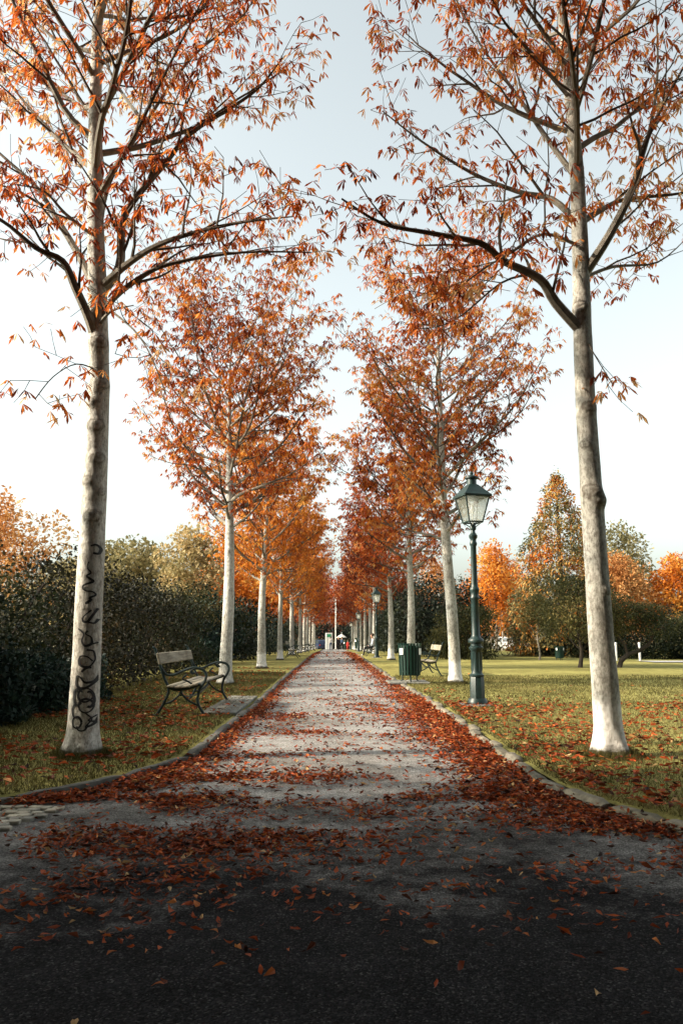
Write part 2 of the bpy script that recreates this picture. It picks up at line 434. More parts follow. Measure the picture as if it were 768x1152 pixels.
def palmate(P, size, rs, rnd, fine=True, nl=6):
    """clusters of hand-shaped compound leaves at P"""
    n = len(P)
    az0 = rs.uniform(0, 2 * PI, n)
    pd = np.stack([np.cos(az0), np.sin(az0), rs.uniform(-.5, .5, n)], 1)     # petiole direction
    dr0 = rs.uniform(0, .9, n)
    C = P + nrm(pd) * rs.uniform(.04, .13, n)[:, None]
    Vs = []; Fs = []; Rs = []; off = 0
    for i in range(nl):
        a = az0 + (i - (nl - 1) / 2) * (PI * 1.25 / nl) + rs.normal(0, .16, n)
        dn = -rs.uniform(.05, 1.0, n) - dr0
        D = nrm(np.stack([np.cos(a), np.sin(a), dn], 1))
        keep = rs.random(n) > .13
        s = size * rs.uniform(.5, 1.35, n) * (1 - .25 * abs(i - (nl - 1) / 2) / (nl / 2))
        V, Fc, k = leaflets(C[keep], D[keep], s[keep], s[keep] * rs.uniform(.18, .31, keep.sum()), rs.uniform(.0, .35, keep.sum()), rs, fine)
        Vs.append(V); Fs.append(Fc + off); off += len(V)
        Rs.append(np.repeat(np.clip(rnd[keep] + rs.normal(0, .10, keep.sum()), 0, 1), k))
    return np.concatenate(Vs), np.concatenate(Fs), np.concatenate(Rs)

# ------------------------------------------------------------------ avenue trees
def trunk_mesh(mb, line, rfun, seed, knots, n=26, dz=.07, big=False):
    """line: list of Vector local. returns surface function"""
    zs = [p.z for p in line]
    def cen(z):
        z = max(zs[0], min(zs[-1], z))
        for a, b in zip(line, line[1:]):
            if z <= b.z: 
                t = (z - a.z) / max(1e-6, b.z - a.z); return a.lerp(b, t)
        return line[-1].copy()
    def surf(z, th):
        r = rfun(z)
        r *= 1 + .07 * noise.noise(Vector((math.cos(th) * .8, math.sin(th) * .8, z * .55 + seed * 7))) + .035 * noise.noise(Vector((math.cos(th) * 2.2, math.sin(th) * 2.2, z * 2.5 + seed)))
        if z < .35: r *= 1 + .36 * (1 - z / .35) ** 2 * (1 + .5 * math.sin(3 * th + seed) + .3 * math.sin(5 * th))
        dk = 0
        for kz, kt, ks in knots:
            d = (th - kt + PI) % (2 * PI) - PI
            q = (z - kz) ** 2 / (ks * .75) ** 2 + (d * rfun(z)) ** 2 / ks ** 2
            g = math.exp(-q * 1.3); r += ks * .30 * g
            nn_ = noise.noise(Vector((z * 22, th * 7, seed))); dk = max(dk, min(1, max(math.exp(-((math.sqrt(q) - .66 - .25 * nn_) / .16) ** 2) * (.85 + .5 * nn_), .8 * math.exp(-q * 14))))
            r -= ks * .10 * math.exp(-q * 9)
        return r, dk
    vs = []; at_ = []; zmax = zs[-1]; k = int((zmax + .12) / dz)
    for i in range(k + 1):
        z = -.12 + (zmax + .12) * i / k; c = cen(z)
        for j in range(n):
            th = 2 * PI * j / n; r, dk = surf(max(0, z), th)
            vs.append((c.x + r * math.cos(th), c.y + r * math.sin(th), z)); at_.append(max(0, dk))
    fs = [(i * n + j, i * n + (j + 1) % n, (i + 1) * n + (j + 1) % n, (i + 1) * n + j) for i in range(k) for j in range(n)]
    fs.append(tuple(range(k * n, (k + 1) * n)))
    mb.add(vs, fs, 0, at_)
    return cen, surf

def grow(rng, p, d, length, up=.10, wob=.16, step=.16):
    pts = [Vector(p)]; d = Vector(d).normalized(); n = max(2, int(length / step))
    for i in range(n):
        d = (d + Vector((rng.gauss(0, wob), rng.gauss(0, wob), rng.gauss(0, wob) + up)) * (.6 if i else .2)).normalized()
        pts.append(pts[-1] + d * (length / n))
    return pts

def avenue_tree(seed, line, rfun, zb, H, Rc, limbs=(), nprim=24, dens=1.0, fine=True, lsize=.15, twig_gap=.20, knots=(), widest=.38, prim_from=None, leafprob=1.0):
    """returns (wood MB, crown mesh data, surf) in tree-local coordinates"""
    rng = random.Random(seed); rs = np.random.RandomState(seed)
    mb = MB(); cen, surf = trunk_mesh(mb, line, rfun, seed, [(a, b, c * (1.25 if len(limbs) else 1.0)) for a, b, c in knots], 72 if len(limbs) else 24, .016 if len(limbs) else .06)
    tips = []                                                            # leaf cluster points
    prim = []
    for pts, r0 in limbs: prim.append((pts, r0))
    z0 = prim_from or zb
    for i in range(nprim):
        t = (i + rng.uniform(-.3, .3)) / nprim; t = max(0, min(.985, t)); z = z0 + (H - z0) * t ** 1.08
        tt = (z - zb) / (H - zb)
        prof = (.55 + .45 * math.sin(min(1, tt / widest) * PI / 2)) if tt < widest else math.sqrt(max(.02, 1 - ((tt - widest) / (1.06 - widest)) ** 2))
        ln = Rc * prof * rng.uniform(.8, 1.15); az = i * 2.39996 + rng.uniform(-.4, .4) + seed
        el = R(rng.uniform(8, 32) + 26 * tt)
        c = cen(z); d = (math.cos(az) * math.cos(el), math.sin(az) * math.cos(el), math.sin(el))
        prim.append((grow(rng, c, d, ln / max(.55, math.cos(el)) * .92, .07, .11), max(.016, min(rfun(z) * .5, .012 + .015 * ln))))
    for pts, r0 in prim:
        k = len(pts); rad = [max(.006, r0 * (1 - .85 * i / (k - 1))) for i in range(k)]
        nsd = 7 if r0 > .03 else 5; mb.tube(pts, rad, nsd, 1, [max(0, 1 - i / (k - 1) / .55) * (1 if r0 > .02 else .4) for i in range(k) for _ in range(nsd)])
        ln = sum((b - a).length for a, b in zip(pts, pts[1:])); acc = 0; nxt = .5 if len(limbs) and ln > 2 else .3
        side = rng.choice((-1, 1))
        for i in range(1, k):
            acc += (pts[i] - pts[i - 1]).length
            while acc >= nxt:
                nxt += rng.uniform(.20, .38); side = -side
                fr = acc / ln; t = (pts[i] - pts[i - 1]).normalized()
                lat = t.cross(Vector((0, 0, 1)))
                lat = lat.normalized() if lat.length > .1 else Vector((1, 0, 0))
                lat = (lat * side + Vector((rng.gauss(0, .4), rng.gauss(0, .4), rng.gauss(.15, .45)))).normalized()
                d = (t * .75 + lat * .8).normalized()
                sl = max(.35, (.30 + .5 * (1 - fr)) * min(ln, 2.6) * rng.uniform(.45, .8))
                sp = grow(rng, pts[i], d, sl, .06, .17)
                sk = len(sp); r1 = min(rad[i] * .6, .018)
                mb.tube(sp, [max(.0035, r1 * (1 - .75 * q / (sk - 1))) for q in range(sk)], 4, 1)
                a2 = 0; n2 = .15; s2 = 1
                for q in range(1, sk):
                    a2 += (sp[q] - sp[q - 1]).length
                    while a2 >= n2:
                        n2 += rng.uniform(.7, 1.3) * twig_gap; s2 = -s2
                        tt_ = (sp[q] - sp[q - 1]).normalized()
                        lt = tt_.cross(Vector((rng.gauss(0, 1), rng.gauss(0, 1), 1))).normalized() * s2
                        tw = grow(rng, sp[q], tt_ * .6 + lt, rng.uniform(.16, .45), .03, .2)
                        mb.tube(tw, [.0045] + [.003] * (len(tw) - 1), 3, 1, cap=False)
                        if rng.random() < leafprob:
                            for e in range(1 + int(dens * 1.6 + rng.random())):
                                tips.append(tw[-1].lerp(tw[0], rng.random() ** 2 * .9))
                if rng.random() < leafprob:
                    for e in range(1 + int(dens + rng.random())): tips.append(sp[-1] + Vector((rng.gauss(0, .05), rng.gauss(0, .05), rng.gauss(0, .05))))
        if rng.random() < leafprob: tips.append(pts[-1])
    P = np.array([tuple(p) for p in tips])
    rnd = np.array([.5 + .55 * noise.noise(Vector(p) * .55 + Vector((seed, 0, 0))) for p in tips]) + rs.normal(0, .21, len(P))
    V, Fc, ra = palmate(P, lsize, rs, np.clip(rnd, 0, 1), fine, 6)
    return mb, (V, Fc, ra), (cen, surf)

def rf(base, h):
    def f(z):
        t = max(0, min(1, z / h))
        return max(.012, base * ((1 - .10 * min(1, z / 1.0) ** .6) * (1 - .93 * t ** 1.35)))
    return f

LIM = lambda pts, Y, drift, base: [at(px, py, Y + drift * i / (len(pts) - 1)) - base for i, (px, py) in enumerate(pts)]

def limb_list(spec, Y, base, line):
    out = []
    for pts, drift, r in spec:
        p = LIM(pts, Y, drift, base); s0 = p[0]; best = None
        for a, b in zip(line, line[1:]):
            for i in range(12):
                q = a.lerp(b, i / 12); d = math.hypot((q.x - s0.x), (q.z - s0.z))
                if best is None or d < best[0]: best = (d, q)
        if best[0] > .22:
            for op, _r in out:
                for q in op:
                    d = math.hypot(q.x - s0.x, q.z - s0.z) - .001
                    if d < best[0]: best = (d, q)
        off = best[1] - s0; n = len(p)
        p = [q + Vector((off.x * (1 - i / (n - 1)) ** 3 if i else off.x, off.y, off.z * (1 - i / (n - 1)) ** 3)) for i, q in enumerate(p)]
        out.append((arc(p, 4), r))
    return out

# --- the two nearest trees
b1 = on(92, 850); b1.z = 0; Y1 = b1.y
line1 = [at(px, py, Y1) - b1 for px, py in ((92, 852), (99, 700), (106, 560), (111, 440), (110, 340), (107, 240), (107, 140), (109, 40))]
line1[0].z = 0; line1 = [line1[0]] + line1[1:]; line1.append(line1[-1] + Vector((.05, .05, 1.0))); line1.append(line1[-1] + Vector((.05, -.05, 1.4)))
L1 = [([(109, 400), (100, 368), (84, 330), (70, 300), (40, 285), (0, 253), (-60, 225)], -.6, .060),
      ([(105, 337), (88, 295), (62, 250), (40, 215), (0, 178), (-50, 130)], .8, .050),
      ([(113, 337), (136, 305), (138, 262), (148, 235), (185, 190), (215, 155), (262, 125), (292, 103), (318, 70)], .5, .055),
      ([(115, 332), (150, 300), (190, 277), (262, 258), (330, 250)], -.9, .045),
      ([(122, 395), (126, 350), (160, 318), (195, 302), (272, 290), (350, 290)], -.3, .042),
      ([(101, 372), (124, 356), (150, 350)], -.7, .026),
      ([(105, 195), (72, 168), (45, 140), (18, 108), (-20, 60)], 1.2, .036),
      ([(112, 235), (132, 195), (152, 158), (190, 80), (228, 5)], -1.2, .036),
      ([(185, 190), (152, 148), (130, 100), (120, 40)], .9, .022),
      ([(100, 275), (72, 248), (50, 222), (20, 215)], -1.3, .024),
      ([(110, 300), (122, 215), (160, 150), (215, 70), (275, 20), (300, -30)], 1.6, .034),
      ([(135, 380), (160, 395), (178, 420), (195, 462)], -.8, .014),
      ([(108, 420), (85, 415), (60, 430), (40, 455)], -.9, .010)]
R1b = on(686, 850); R1b.z = 0; YR = R1b.y
lineR = [at(px, py, YR) - R1b for px, py in ((686, 852), (676, 720), (668, 600), (659, 470), (655, 380), (653, 300), (649, 200), (640, 100), (630, 0))]
lineR[0].z = 0; lineR.append(lineR[-1] + Vector((-.1, .05, 1.2))); lineR.append(lineR[-1] + Vector((-.05, -.05, 1.6)))
LR = [([(650, 380), (622, 347), (605, 320), (565, 300), (540, 280), (480, 268), (430, 258), (384, 230)], -.9, .062),
      ([(650, 262), (620, 232), (582, 222), (530, 200), (475, 165), (430, 130)], .7, .042),
      ([(657, 318), (688, 268), (713, 215), (724, 172), (745, 125), (775, 70)], -.6, .058),
      ([(713, 215), (722, 165), (728, 100), (725, 10)], .4, .030),
      ([(649, 205), (615, 160), (580, 110), (540, 55), (505, -10)], .9, .036),
      ([(655, 262), (680, 242), (705, 230), (770, 222), (820, 205)], .8, .040),
      ([(655, 318), (690, 305), (740, 300), (775, 270)], 1.3, .026),
      ([(652, 280), (612, 268), (575, 290), (540, 312), (500, 345)], -1.5, .022),
      ([(648, 190), (649, 110), (650, 10)], -1.0, .030),
      ([(600, 318), (560, 335), (505, 380), (460, 390)], -.5, .016),
      ([(640, 120), (600, 70), (560, 20), (540, -40)], -1.3, .026),
      ([(660, 380), (672, 410), (690, 440)], -.4, .010)]
kn1 = [(3.3, -1.4, .09), (3.55, -2.0, .06), (2.95, -1.1, .08), (2.72, -1.9, .07), (2.35, -1.35, .09), (4.2, -1.2, .10), (2.6, -.7, .05), (3.75, -.9, .08)]
knR = [(2.55, -1.3, .10), (2.62, -1.9, .09), (2.5, -.8, .07), (3.5, -1.5, .08), (4.6, -2.2, .09), (1.6, -1.0, .05), (3.1, -2.2, .06)]

def add_tree(base, data, barkm, leafm, label, group='chestnuts lining the avenue'):
    mb, (V, Fc, ra), _ = data
    root = empty('chestnut_tree', base)
    tag(root, label, 'tree', group)
    mb.build('trunk', [barkm, M['limb']], root)
    me = npmesh('crown', V, Fc, ra); me.materials.append(leafm); link('crown', me, root)
    return root

d1 = avenue_tree(11, line1, rf(.158, 10.9), 4.2, 10.9, 2.9, limb_list(L1, Y1, b1, line1), 20, 1.6, True, .108, .17, kn1, prim_from=6.2)
t1 = add_tree(b1 + Vector((0, 0, LZ)), d1, M['bark'], M['leaf_near'], 'tall pale-barked autumn chestnut with black graffiti scrawled down its trunk')
dR = avenue_tree(23, lineR, rf(.140, 11.5), 4.3, 11.5, 2.9, limb_list(LR, YR, R1b, lineR), 20, 1.6, True, .108, .17, knR, prim_from=6.2)
add_tree(R1b + Vector((0, 0, LZ)), dR, M['bark_wash'], M['leaf_near'], 'tall autumn chestnut with a clean limewashed foot standing before the lamp post beside the lawn')

# graffiti strokes sprayed on the first trunk (pixels of an enlarged view of the trunk)
cen1, surf1 = d1[2]
def ell(cx, cy, rx, ry, a0=0, a1=360, n=18): return [(cx + rx * math.cos(R(a0 + (a1 - a0) * i / n)), cy + ry * math.sin(R(a0 + (a1 - a0) * i / n))) for i in range(n + 1)]
ST = [[(180, 90), (205, 80), (225, 100), (215, 130), (190, 125)], [(170, 170), (160, 200), (185, 225), (155, 240), (195, 268), (142, 288), (136, 300), (155, 318), (185, 316), (205, 335), (168, 352), (185, 360), (150, 380), (172, 374)],
      [(208, 402), (165, 472), (142, 474), (138, 452), (160, 430), (182, 412)], [(165, 472), (195, 480), (208, 455)],
      [(118, 505), (150, 532), (134, 566), (150, 596), (184, 582), (180, 545), (150, 532), (165, 515)], [(184, 582), (206, 574)],
      [(160, 612), (190, 614), (196, 660), (175, 696), (135, 697), (120, 672), (130, 640), (165, 645), (185, 668)],
      [(135, 722), (158, 700), (180, 700)], [(208, 738), (190, 772), (150, 778), (128, 745), (110, 740), (106, 785), (118, 802), (152, 806), (188, 780), (205, 760)],
      ell(152, 838, 36, 36), ell(154, 892, 33, 38), ell(118, 848, 24, 44, 40, 330), ell(170, 860, 18, 40, -120, 120), ell(112, 975, 24, 32), ell(104, 920, 16, 34, 60, 300), ell(135, 1000, 22, 18, -20, 200),
      [(150, 925), (182, 958), (150, 1002), (188, 985), (204, 935), (160, 966), (198, 975)]]
gm = MB()
for s in ST:
    pts = []
    for u, v in s:
        p = at(60 + u / 4.425, 600 + v / 4.425, Y1 - .17) - b1; pts.append((p.x, p.z))
    fine_ = []
    for a, b in zip(pts, pts[1:]):
        k = max(1, int(math.dist(a, b) / .012))
        fine_ += [(a[0] + (b[0] - a[0]) * i / k, a[1] + (b[1] - a[1]) * i / k) for i in range(k)]
    fine_.append(pts[-1])
    # smooth
    for _ in range(3): fine_ = [fine_[0]] + [((a[0] + 2 * b[0] + c[0]) / 4, (a[1] + 2 * b[1] + c[1]) / 4) for a, b, c in zip(fine_, fine_[1:], fine_[2:])] + [fine_[-1]]
    vs = []
    def onbark(x, z):
        c = cen1(z); r0 = surf1(z, -PI / 2)[0]; q = max(-.97, min(.97, (x - c.x) / (r0 + .003))); th = -PI / 2 + math.asin(q)
        r = surf1(z, th)[0] + .005
        return (c.x + r * math.cos(th), c.y + r * math.sin(th), z)
    for i, (x, z) in enumerate(fine_):
        a = fine_[max(0, i - 1)]; b = fine_[min(len(fine_) - 1, i + 1)]
        dx, dz = b[0] - a[0], b[1] - a[1]; l = math.hypot(dx, dz) or 1; w = .0092 + .0028 * math.sin(i * .23 + z * 9)
        vs += [onbark(x - dz / l * w, z + dx / l * w), onbark(x + dz / l * w, z - dx / l * w)]
    gm.add(vs, [(2 * i, 2 * i + 1, 2 * i + 3, 2 * i + 2) for i in range(len(fine_) - 1)])
gm.build('graffiti', M['spray'], t1)

# --- the rest of the rows
def stdline(seed, H, lean=(0, 0)):
    rng = random.Random(seed); p = [Vector((0, 0, 0))]; z = 0; ph = rng.uniform(0, 6)
    while z < H:
        z += .9; p.append(Vector((lean[0] * z / H + .05 * math.sin(z * .6 + ph) * min(1, z / 2), lean[1] * z / H + .05 * math.cos(z * .5 + ph) * min(1, z / 2), z)))
    return p
def stdknots(seed, z0=1.6, z1=4.6, n=6):
    rng = random.Random(seed); return [(rng.uniform(z0, z1), -PI / 2 + rng.uniform(-1.1, 1.1), rng.uniform(.05, .09)) for _ in range(n)]
def std(seed, H, zb, Rc, dens, lean=(0, 0), lsize=.15, fine=False, nprim=30, widest=.34):
    return avenue_tree(seed, stdline(seed, H, lean), rf(.168, H), zb, H, Rc, (), nprim, dens, fine, lsize, .20, stdknots(seed), widest)

ORD = ['first', 'second', 'third', 'fourth', 'fifth', 'sixth', 'seventh', 'eighth', 'ninth', 'tenth', 'eleventh', 'twelfth']
d2 = std(31, 8.8, 3.8, 3.7, 1.55, nprim=34, lsize=.14, widest=.42)
p2 = on(253, 771); add_tree(p2, d2, M['bark'], M['leaf_mid'], 'rust-leaved chestnut with a bare pale trunk just behind the slatted bench beside the hedge')
dR2 = std(47, 10.2, 3.6, 3.7, 1.5, (-.35, 0), nprim=34, lsize=.14, widest=.42)
pR2 = on(512, 769); add_tree(pR2, dR2, M['bark_wash'], M['leaf_mid'], 'knotty chestnut with a limewashed foot directly behind the tall lamp post')
d3 = std(53, 7.9, 3.1, 3.5, 1.45, (.1, 0), lsize=.165, nprim=30, widest=.42); d4 = std(67, 8.4, 3.3, 3.5, 1.5, (-.15, .1), lsize=.165, nprim=30, widest=.45)
d5 = std(83, 7.5, 3.0, 3.3, 1.4, (.2, 0), lsize=.165, nprim=28, widest=.36); d6 = std(91, 8.9, 3.5, 3.4, 1.6, (0, .15), lsize=.165, nprim=30, widest=.40)
Lrow = [(29.5, -2.62, d3, 'leaf_amber'), (40.5, -2.65, d4, 'leaf_amber'), (51, -2.6, d5, 'leaf_amber'), (61.5, -2.55, d6, 'leaf_orange'), (72, -2.55, d3, 'leaf_orange'), (82.5, -2.6, d4, 'leaf_red'), (93, -2.6, d5, 'leaf_red'), (104, -2.6, d6, 'leaf_red'), (115, -2.6, d3, 'leaf_red')]
Rrow = [(30, 2.95, d6, 'leaf_mid'), (40.5, 2.98, d3, 'leaf_red'), (54.5, 2.9, d5, 'leaf_mid'), (62, 2.95, d4, 'leaf_red'), (72.5, 3.0, d6, 'leaf_red'), (83, 2.95, d3, 'leaf_red'), (93.5, 2.9, d5, 'leaf_red'), (104, 2.9, d4, 'leaf_red'), (115, 2.9, d6, 'leaf_red')]
proto = {}
for side, row in (('the hedge', Lrow), ('the open lawn', Rrow)):
    for i, (y, x, dd, lm) in enumerate(row):
        key = id(dd)
        base = Vector((x, y, gz(y) + LZ))
        lab = 'slim pale-trunked chestnut, %s from the front in the row along %s' % (ORD[i + 2], side)
        if key not in proto:
            proto[key] = o = add_tree(base, dd, M['bark_wash'], M[lm], lab)
        else:
            o = copy_tree(proto[key]); o.location = base; o['label'] = lab
        o.rotation_euler.z = 0 if i == 0 else (i * 1.7 + (0 if side == 'the hedge' else .8)); s = 1 + .08 * math.sin(i * 2.3 + len(side)); o.scale = (s, s, s)
        for c in kids(o):
            if c.name.startswith('crown'):
                c.material_slots[0].link = 'OBJECT'; c.material_slots[0].material = M[lm]

# ------------------------------------------------------------------ shrubs and background trees
def foliage(lobes, n, size, seed, nf=.8, rspread=.18, bias=0.0, up=.25, asp=.55):
    """leaf faces spread through lumpy lobes (cx,cy,cz,rx,ry,rz)"""
    rs = np.random.RandomState(seed); lob = np.array(lobes); vol = (lob[:, 3] * lob[:, 4] + lob[:, 4] * lob[:, 5] + lob[:, 3] * lob[:, 5]); pr = vol / vol.sum()
    idx = rs.choice(len(lob), n, p=pr); u = nrm(rs.normal(0, 1, (n, 3))); rr = 1 - .55 * rs.random(n) ** 1.8
    ph = lob[idx, 0] * 3.1; bumpy = 1 + .13 * np.sin(u[:, 0] * 5 + ph) * np.sin(u[:, 1] * 6 + ph * 2) + .10 * np.sin(u[:, 2] * 9 + ph) + rs.normal(0, .05, n)
    P = lob[idx, :3] + u * lob[idx, 3:6] * (rr * bumpy)[:, None]
    k = P[:, 2] > .02; P = P[k]; u = u[k]; n = len(P)
    D = nrm(u * .5 + rs.normal(0, .75, (n, 3)) + np.array([0, 0, up])); S = size * rs.uniform(.55, 1.3, n)
    V, Fc, kk = leaflets(P, D, S, S * asp * rs.uniform(.75, 1.2, n), rs.uniform(0, .3, n), rs, False)
    c = np.array([noise.noise(Vector(p) * nf + Vector((seed * 3.7, 0, 0))) for p in P])
    rnd = np.clip(.5 + bias + .75 * c + rs.normal(0, rspread, n), 0, 1)
    return V, Fc, np.repeat(rnd, kk)

def shrub(name, base, w, d, h, n, size, mat, seed, label, group=None, cat='shrub', bias=0.0, nl=9):
    rng = random.Random(seed); lobes = [(0, 0, h * .42, w * .34, d * .34, h * .40)]
    for i in range(7): lobes.append((math.cos(i * .9) * w * .30, math.sin(i * .9) * d * .30, h * .13, w * .20, d * .20, h * .16))
    for i in range(nl):
        a = i * 2.4 + rng.uniform(-.4, .4); q = rng.uniform(.45, .78); zz = rng.uniform(.16, .80) * h; t = 1 - max(0, zz / h - .5) * 1.0
        s = rng.uniform(.17, .29)
        lobes.append((math.cos(a) * w * .5 * q * t, math.sin(a) * d * .5 * q * t, zz, w * s, d * s, h * s * rng.uniform(.7, 1.0)))
    V, Fc, ra = foliage(lobes, n, size, seed, .9, .16, bias)
    root = empty(name, base, rng.uniform(-.3, .3)); tag(root, label, cat, group)
    me = npmesh('foliage', V, Fc, ra); me.materials.append(mat); link('foliage', me, root)
    mb = MB()
    for i in range(6):
        a = i * 1.05 + rng.random(); x, y = math.cos(a) * .12, math.sin(a) * .12
        mb.tube(grow(rng, (x, y, -.05), (math.cos(a) * .5, math.sin(a) * .5, 1), h * .75, .1, .12, .2), [.035] * 2 + [.02] * 60 if False else .025, 5)
    mb.build('stem', M['dark_wood'], root)
    return root

def broadleaf(name, base, H, w, zb, n, size, mat, seed, label, group=None, wood='grey_wood', bias=0.0, nl=13, tr=.16, airy=1.0, cat='tree', lean=0.0, rs_=.16, nf=.45):
    rng = random.Random(seed); ch = H - zb; lobes = []
    for i in range(nl):
        a = i * 2.4 + rng.uniform(-.5, .5); t = (i + .5) / nl; z = zb + ch * (.12 + .76 * t)
        pr = math.sin(PI * min(1, .22 + .70 * t)) ** .8
        q = rng.uniform(.35, .85) * pr; s = rng.uniform(.15, .24) * airy
        lobes.append((math.cos(a) * w * .5 * q + lean * t, math.sin(a) * w * .5 * q, z, w * s, w * s, ch * s * .85))
    lobes.append((lean, 0, zb + ch * .86, w * .17, w * .17, ch * .14)); lobes.append((lean * .5, 0, zb + ch * .5, w * .26, w * .26, ch * .28))
    V, Fc, ra = foliage(lobes, n, size, seed, nf, rs_, bias)
    root = empty(name, base); tag(root, label, cat, group)
    mb = MB(); top = zb + ch * .8; pts = [Vector((lean * (i / 8) ** 2 + .06 * math.sin(i * 1.3 + seed), .06 * math.cos(i * 1.1 + seed), -.1 + top * i / 8)) for i in range(9)]
    mb.tube(pts, [tr * (1.25 if i == 0 else 1 - .85 * i / 8) for i in range(9)], 9)
    for lx in lobes[:nl]:
        z0 = max(zb * .8, lx[2] - ch * .28); s = pts[min(8, max(0, int(round(z0 / top * 8))))]
        e = Vector(lx[:3]); m_ = s.lerp(e, .5) + Vector((0, 0, -.06 * ch)); mb.tube([s, s.lerp(m_, .6), m_.lerp(e, .3), e], [tr * .38, tr * .3, tr * .22, tr * .08], 5)
    mb.build('trunk', M[wood], root)
    me = npmesh('crown', V, Fc, ra); me.materials.append(mat); link('crown', me, root)
    return root

# hedge of shrubs on the hedge side
HG = 'shrubs in the long hedge'
hs = [(7.3, -6.3, 3.4, 3.0, 2.7, 'hedge_dark', .0), (10.4, -6.0, 3.6, 3.2, 2.95, 'hedge_olive', .0), (13.2, -6.2, 3.8, 3.6, 3.05, 'hedge_olive', -.06), (16.6, -6.2, 4.0, 4.2, 3.0, 'hedge_brown', .05),
      (20.4, -6.2, 4.0, 4.4, 3.05, 'hedge_brown', -.08), (24.6, -6.1, 4.0, 4.8, 3.2, 'hedge_brown', -.12), (29.3, -6.2, 4.0, 5.2, 3.3, 'hedge_olive', -.08), (34.5, -6.2, 4.2, 6.0, 3.3, 'hedge_dark', 0), (41, -6.2, 4.4, 7.4, 3.4, 'hedge_olive', -.15), (49, -6.3, 4.4, 9, 3.5, 'hedge_dark', 0), (58, -6.4, 4.4, 10, 3.6, 'yew', 0), (69, -6.4, 4.6, 12, 3.8, 'yew', 0), (82, -6.4, 4.6, 15, 4.0, 'yew', 0), (98, -6.4, 4.6, 18, 4.2, 'yew', 0)]
kindw = {'hedge_dark': 'glossy dark green', 'hedge_olive': 'olive green', 'hedge_brown': 'browning russet', 'yew': 'blackish evergreen'}
for i, (y, x, w, d, h, mt, bi) in enumerate(hs):
    nn = 16000 if y < 15 else (12000 if y < 30 else 6000); sz = .085 if y < 15 else (.11 if y < 30 else .22)
    shrub('hedge_shrub', (x, y, gz(y)), w, d, h * 1.08, nn, sz, M[mt], 200 + i, '%s shrub, %s along the hedge counted from the graffiti tree' % (kindw[mt], ORD[i] if i < 12 else ['thirteenth', 'fourteenth'][i - 12]), HG, bias=bi, nl=12)
for i, (x, y, w, h) in enumerate([(-4.75, 8.9, 1.5, 1.55), (-4.75, 10.6, 1.5, 1.3), (-4.7, 12.4, 1.3, 1.0), (-4.75, 14.6, 1.4, .9)]):
    shrub('laurel_bush', (x, y, .03), w, w * 1.35, h, 5200, .10, M['hedge_dark'], 250 + i, '%s dark blue-green bush at the foot of the hedge' % ['tallest', 'second tallest', 'third tallest', 'lowest'][i], 'low bushes at the foot of the hedge', bias=.05, nl=8)

# pale trees behind the hedge
broadleaf('beech_tree', (-17.5, 41, 0), 9.0, 6.5, 2.5, 6000, .26, M['peach_tree'], 301, 'beige and orange tree rising highest over the hedge beside the graffiti trunk', bias=.15)
broadleaf('ash_tree', (-13.2, 46, 0), 6.9, 5.0, 2, 5000, .26, M['pale_tree'], 302, 'pale greenish treetop just over the hedge beside the graffiti trunk')
broadleaf('ash_tree', (-9.6, 40, 0), 6.0, 4.6, 2, 5000, .24, M['pale_tree'], 303, 'pale buff treetop over the hedge between graffiti trunk and bench')
broadleaf('maple_tree', (-6.6, 37, 0), 6.4, 4.4, 2, 6000, .22, M['pale_tree'], 304, 'pale green and amber tree showing between the hedge and the second chestnut', bias=.2)
broadleaf('maple_tree', (-7.5, 60, 0), 9.5, 7, 2, 5000, .34, M['leaf_amber'], 305, 'amber tree behind the hedge beyond the third chestnut')
broadleaf('maple_tree', (-8.5, 84, -.3), 11, 9, 2, 4500, .45, M['leaf_orange'], 306, 'orange tree far behind the hedge near the end of the avenue')

# dark evergreens and trees over the lawn
YG = 'blackish yews beyond the avenue'
for i, (x, y, w, h, hh) in enumerate([(5.6, 47, 4.2, 6.0, 0), (8.0, 50, 4.2, 5.2, 0), (6.0, 56, 5, 6.2, 0), (6.2, 66, 5, 6.0, 0), (6.4, 79, 5, 6.2, 0), (6.2, 94, 5, 6.4, 0), (5.8, 110, 5, 6.0, 0)]):
    shrub('yew_tree', (x, y, gz(y)), w, w * 1.5 if i > 1 else w, h, 6500, .22, M['yew'], 320 + i, 'blackish yew, %s from the front behind the row of chestnuts by the lawn' % ORD[i], YG, 'tree', nl=13)
shrub('rounded_bush', (7.1, 42.5, 0), 3.8, 4.0, 3.2, 9000, .15, M['olive_tree'], 330, 'broad rounded dark olive bush on the lawn behind the lamp post', None, 'bush', bias=-.22, nl=14)

def conifer(base, H, w, n, size, seed, label):
    rng = random.Random(seed); lobes = []
    for i in range(70):
        t = (i + .5) / 70; z = .5 + (H - .9) * t; r = w * .5 * (1 - t) ** .72 * rng.uniform(.70, .98); a = i * 2.39996
        s = .30 + .78 * (1 - t); lobes.append((math.cos(a) * r * .75, math.sin(a) * r * .75, z, s, s, s * 1.05))
    lobes.append((0, 0, H - .5, .22, .22, .6))
    V, Fc, ra = foliage(lobes, n, size, seed, .6, .20, -.05, up=-.3)
    root = empty('conifer_tree', base); tag(root, label, 'tree')
    mb = MB(); mb.tube([(0, 0, -.1), (0, 0, H * .5), (0, 0, H * .96)], [.28, .16, .03], 10); mb.build('trunk', M['dark_wood'], root)
    me = npmesh('crown', V, Fc, ra); me.materials.append(M['conifer']); link('crown', me, root)
conifer((14.0, 48, 0), 11.6, 9.8, 36000, .19, 340, 'tall pointed conifer mottled green and orange on the lawn')
broadleaf('lawn_tree', on(653, 751), 3.5, 4.2, 1.0, 10000, .10, M['olive_tree'], 345, 'small olive green tree with a forked trunk standing in front of the conifer', wood='dark_wood', bias=-.08, tr=.085)
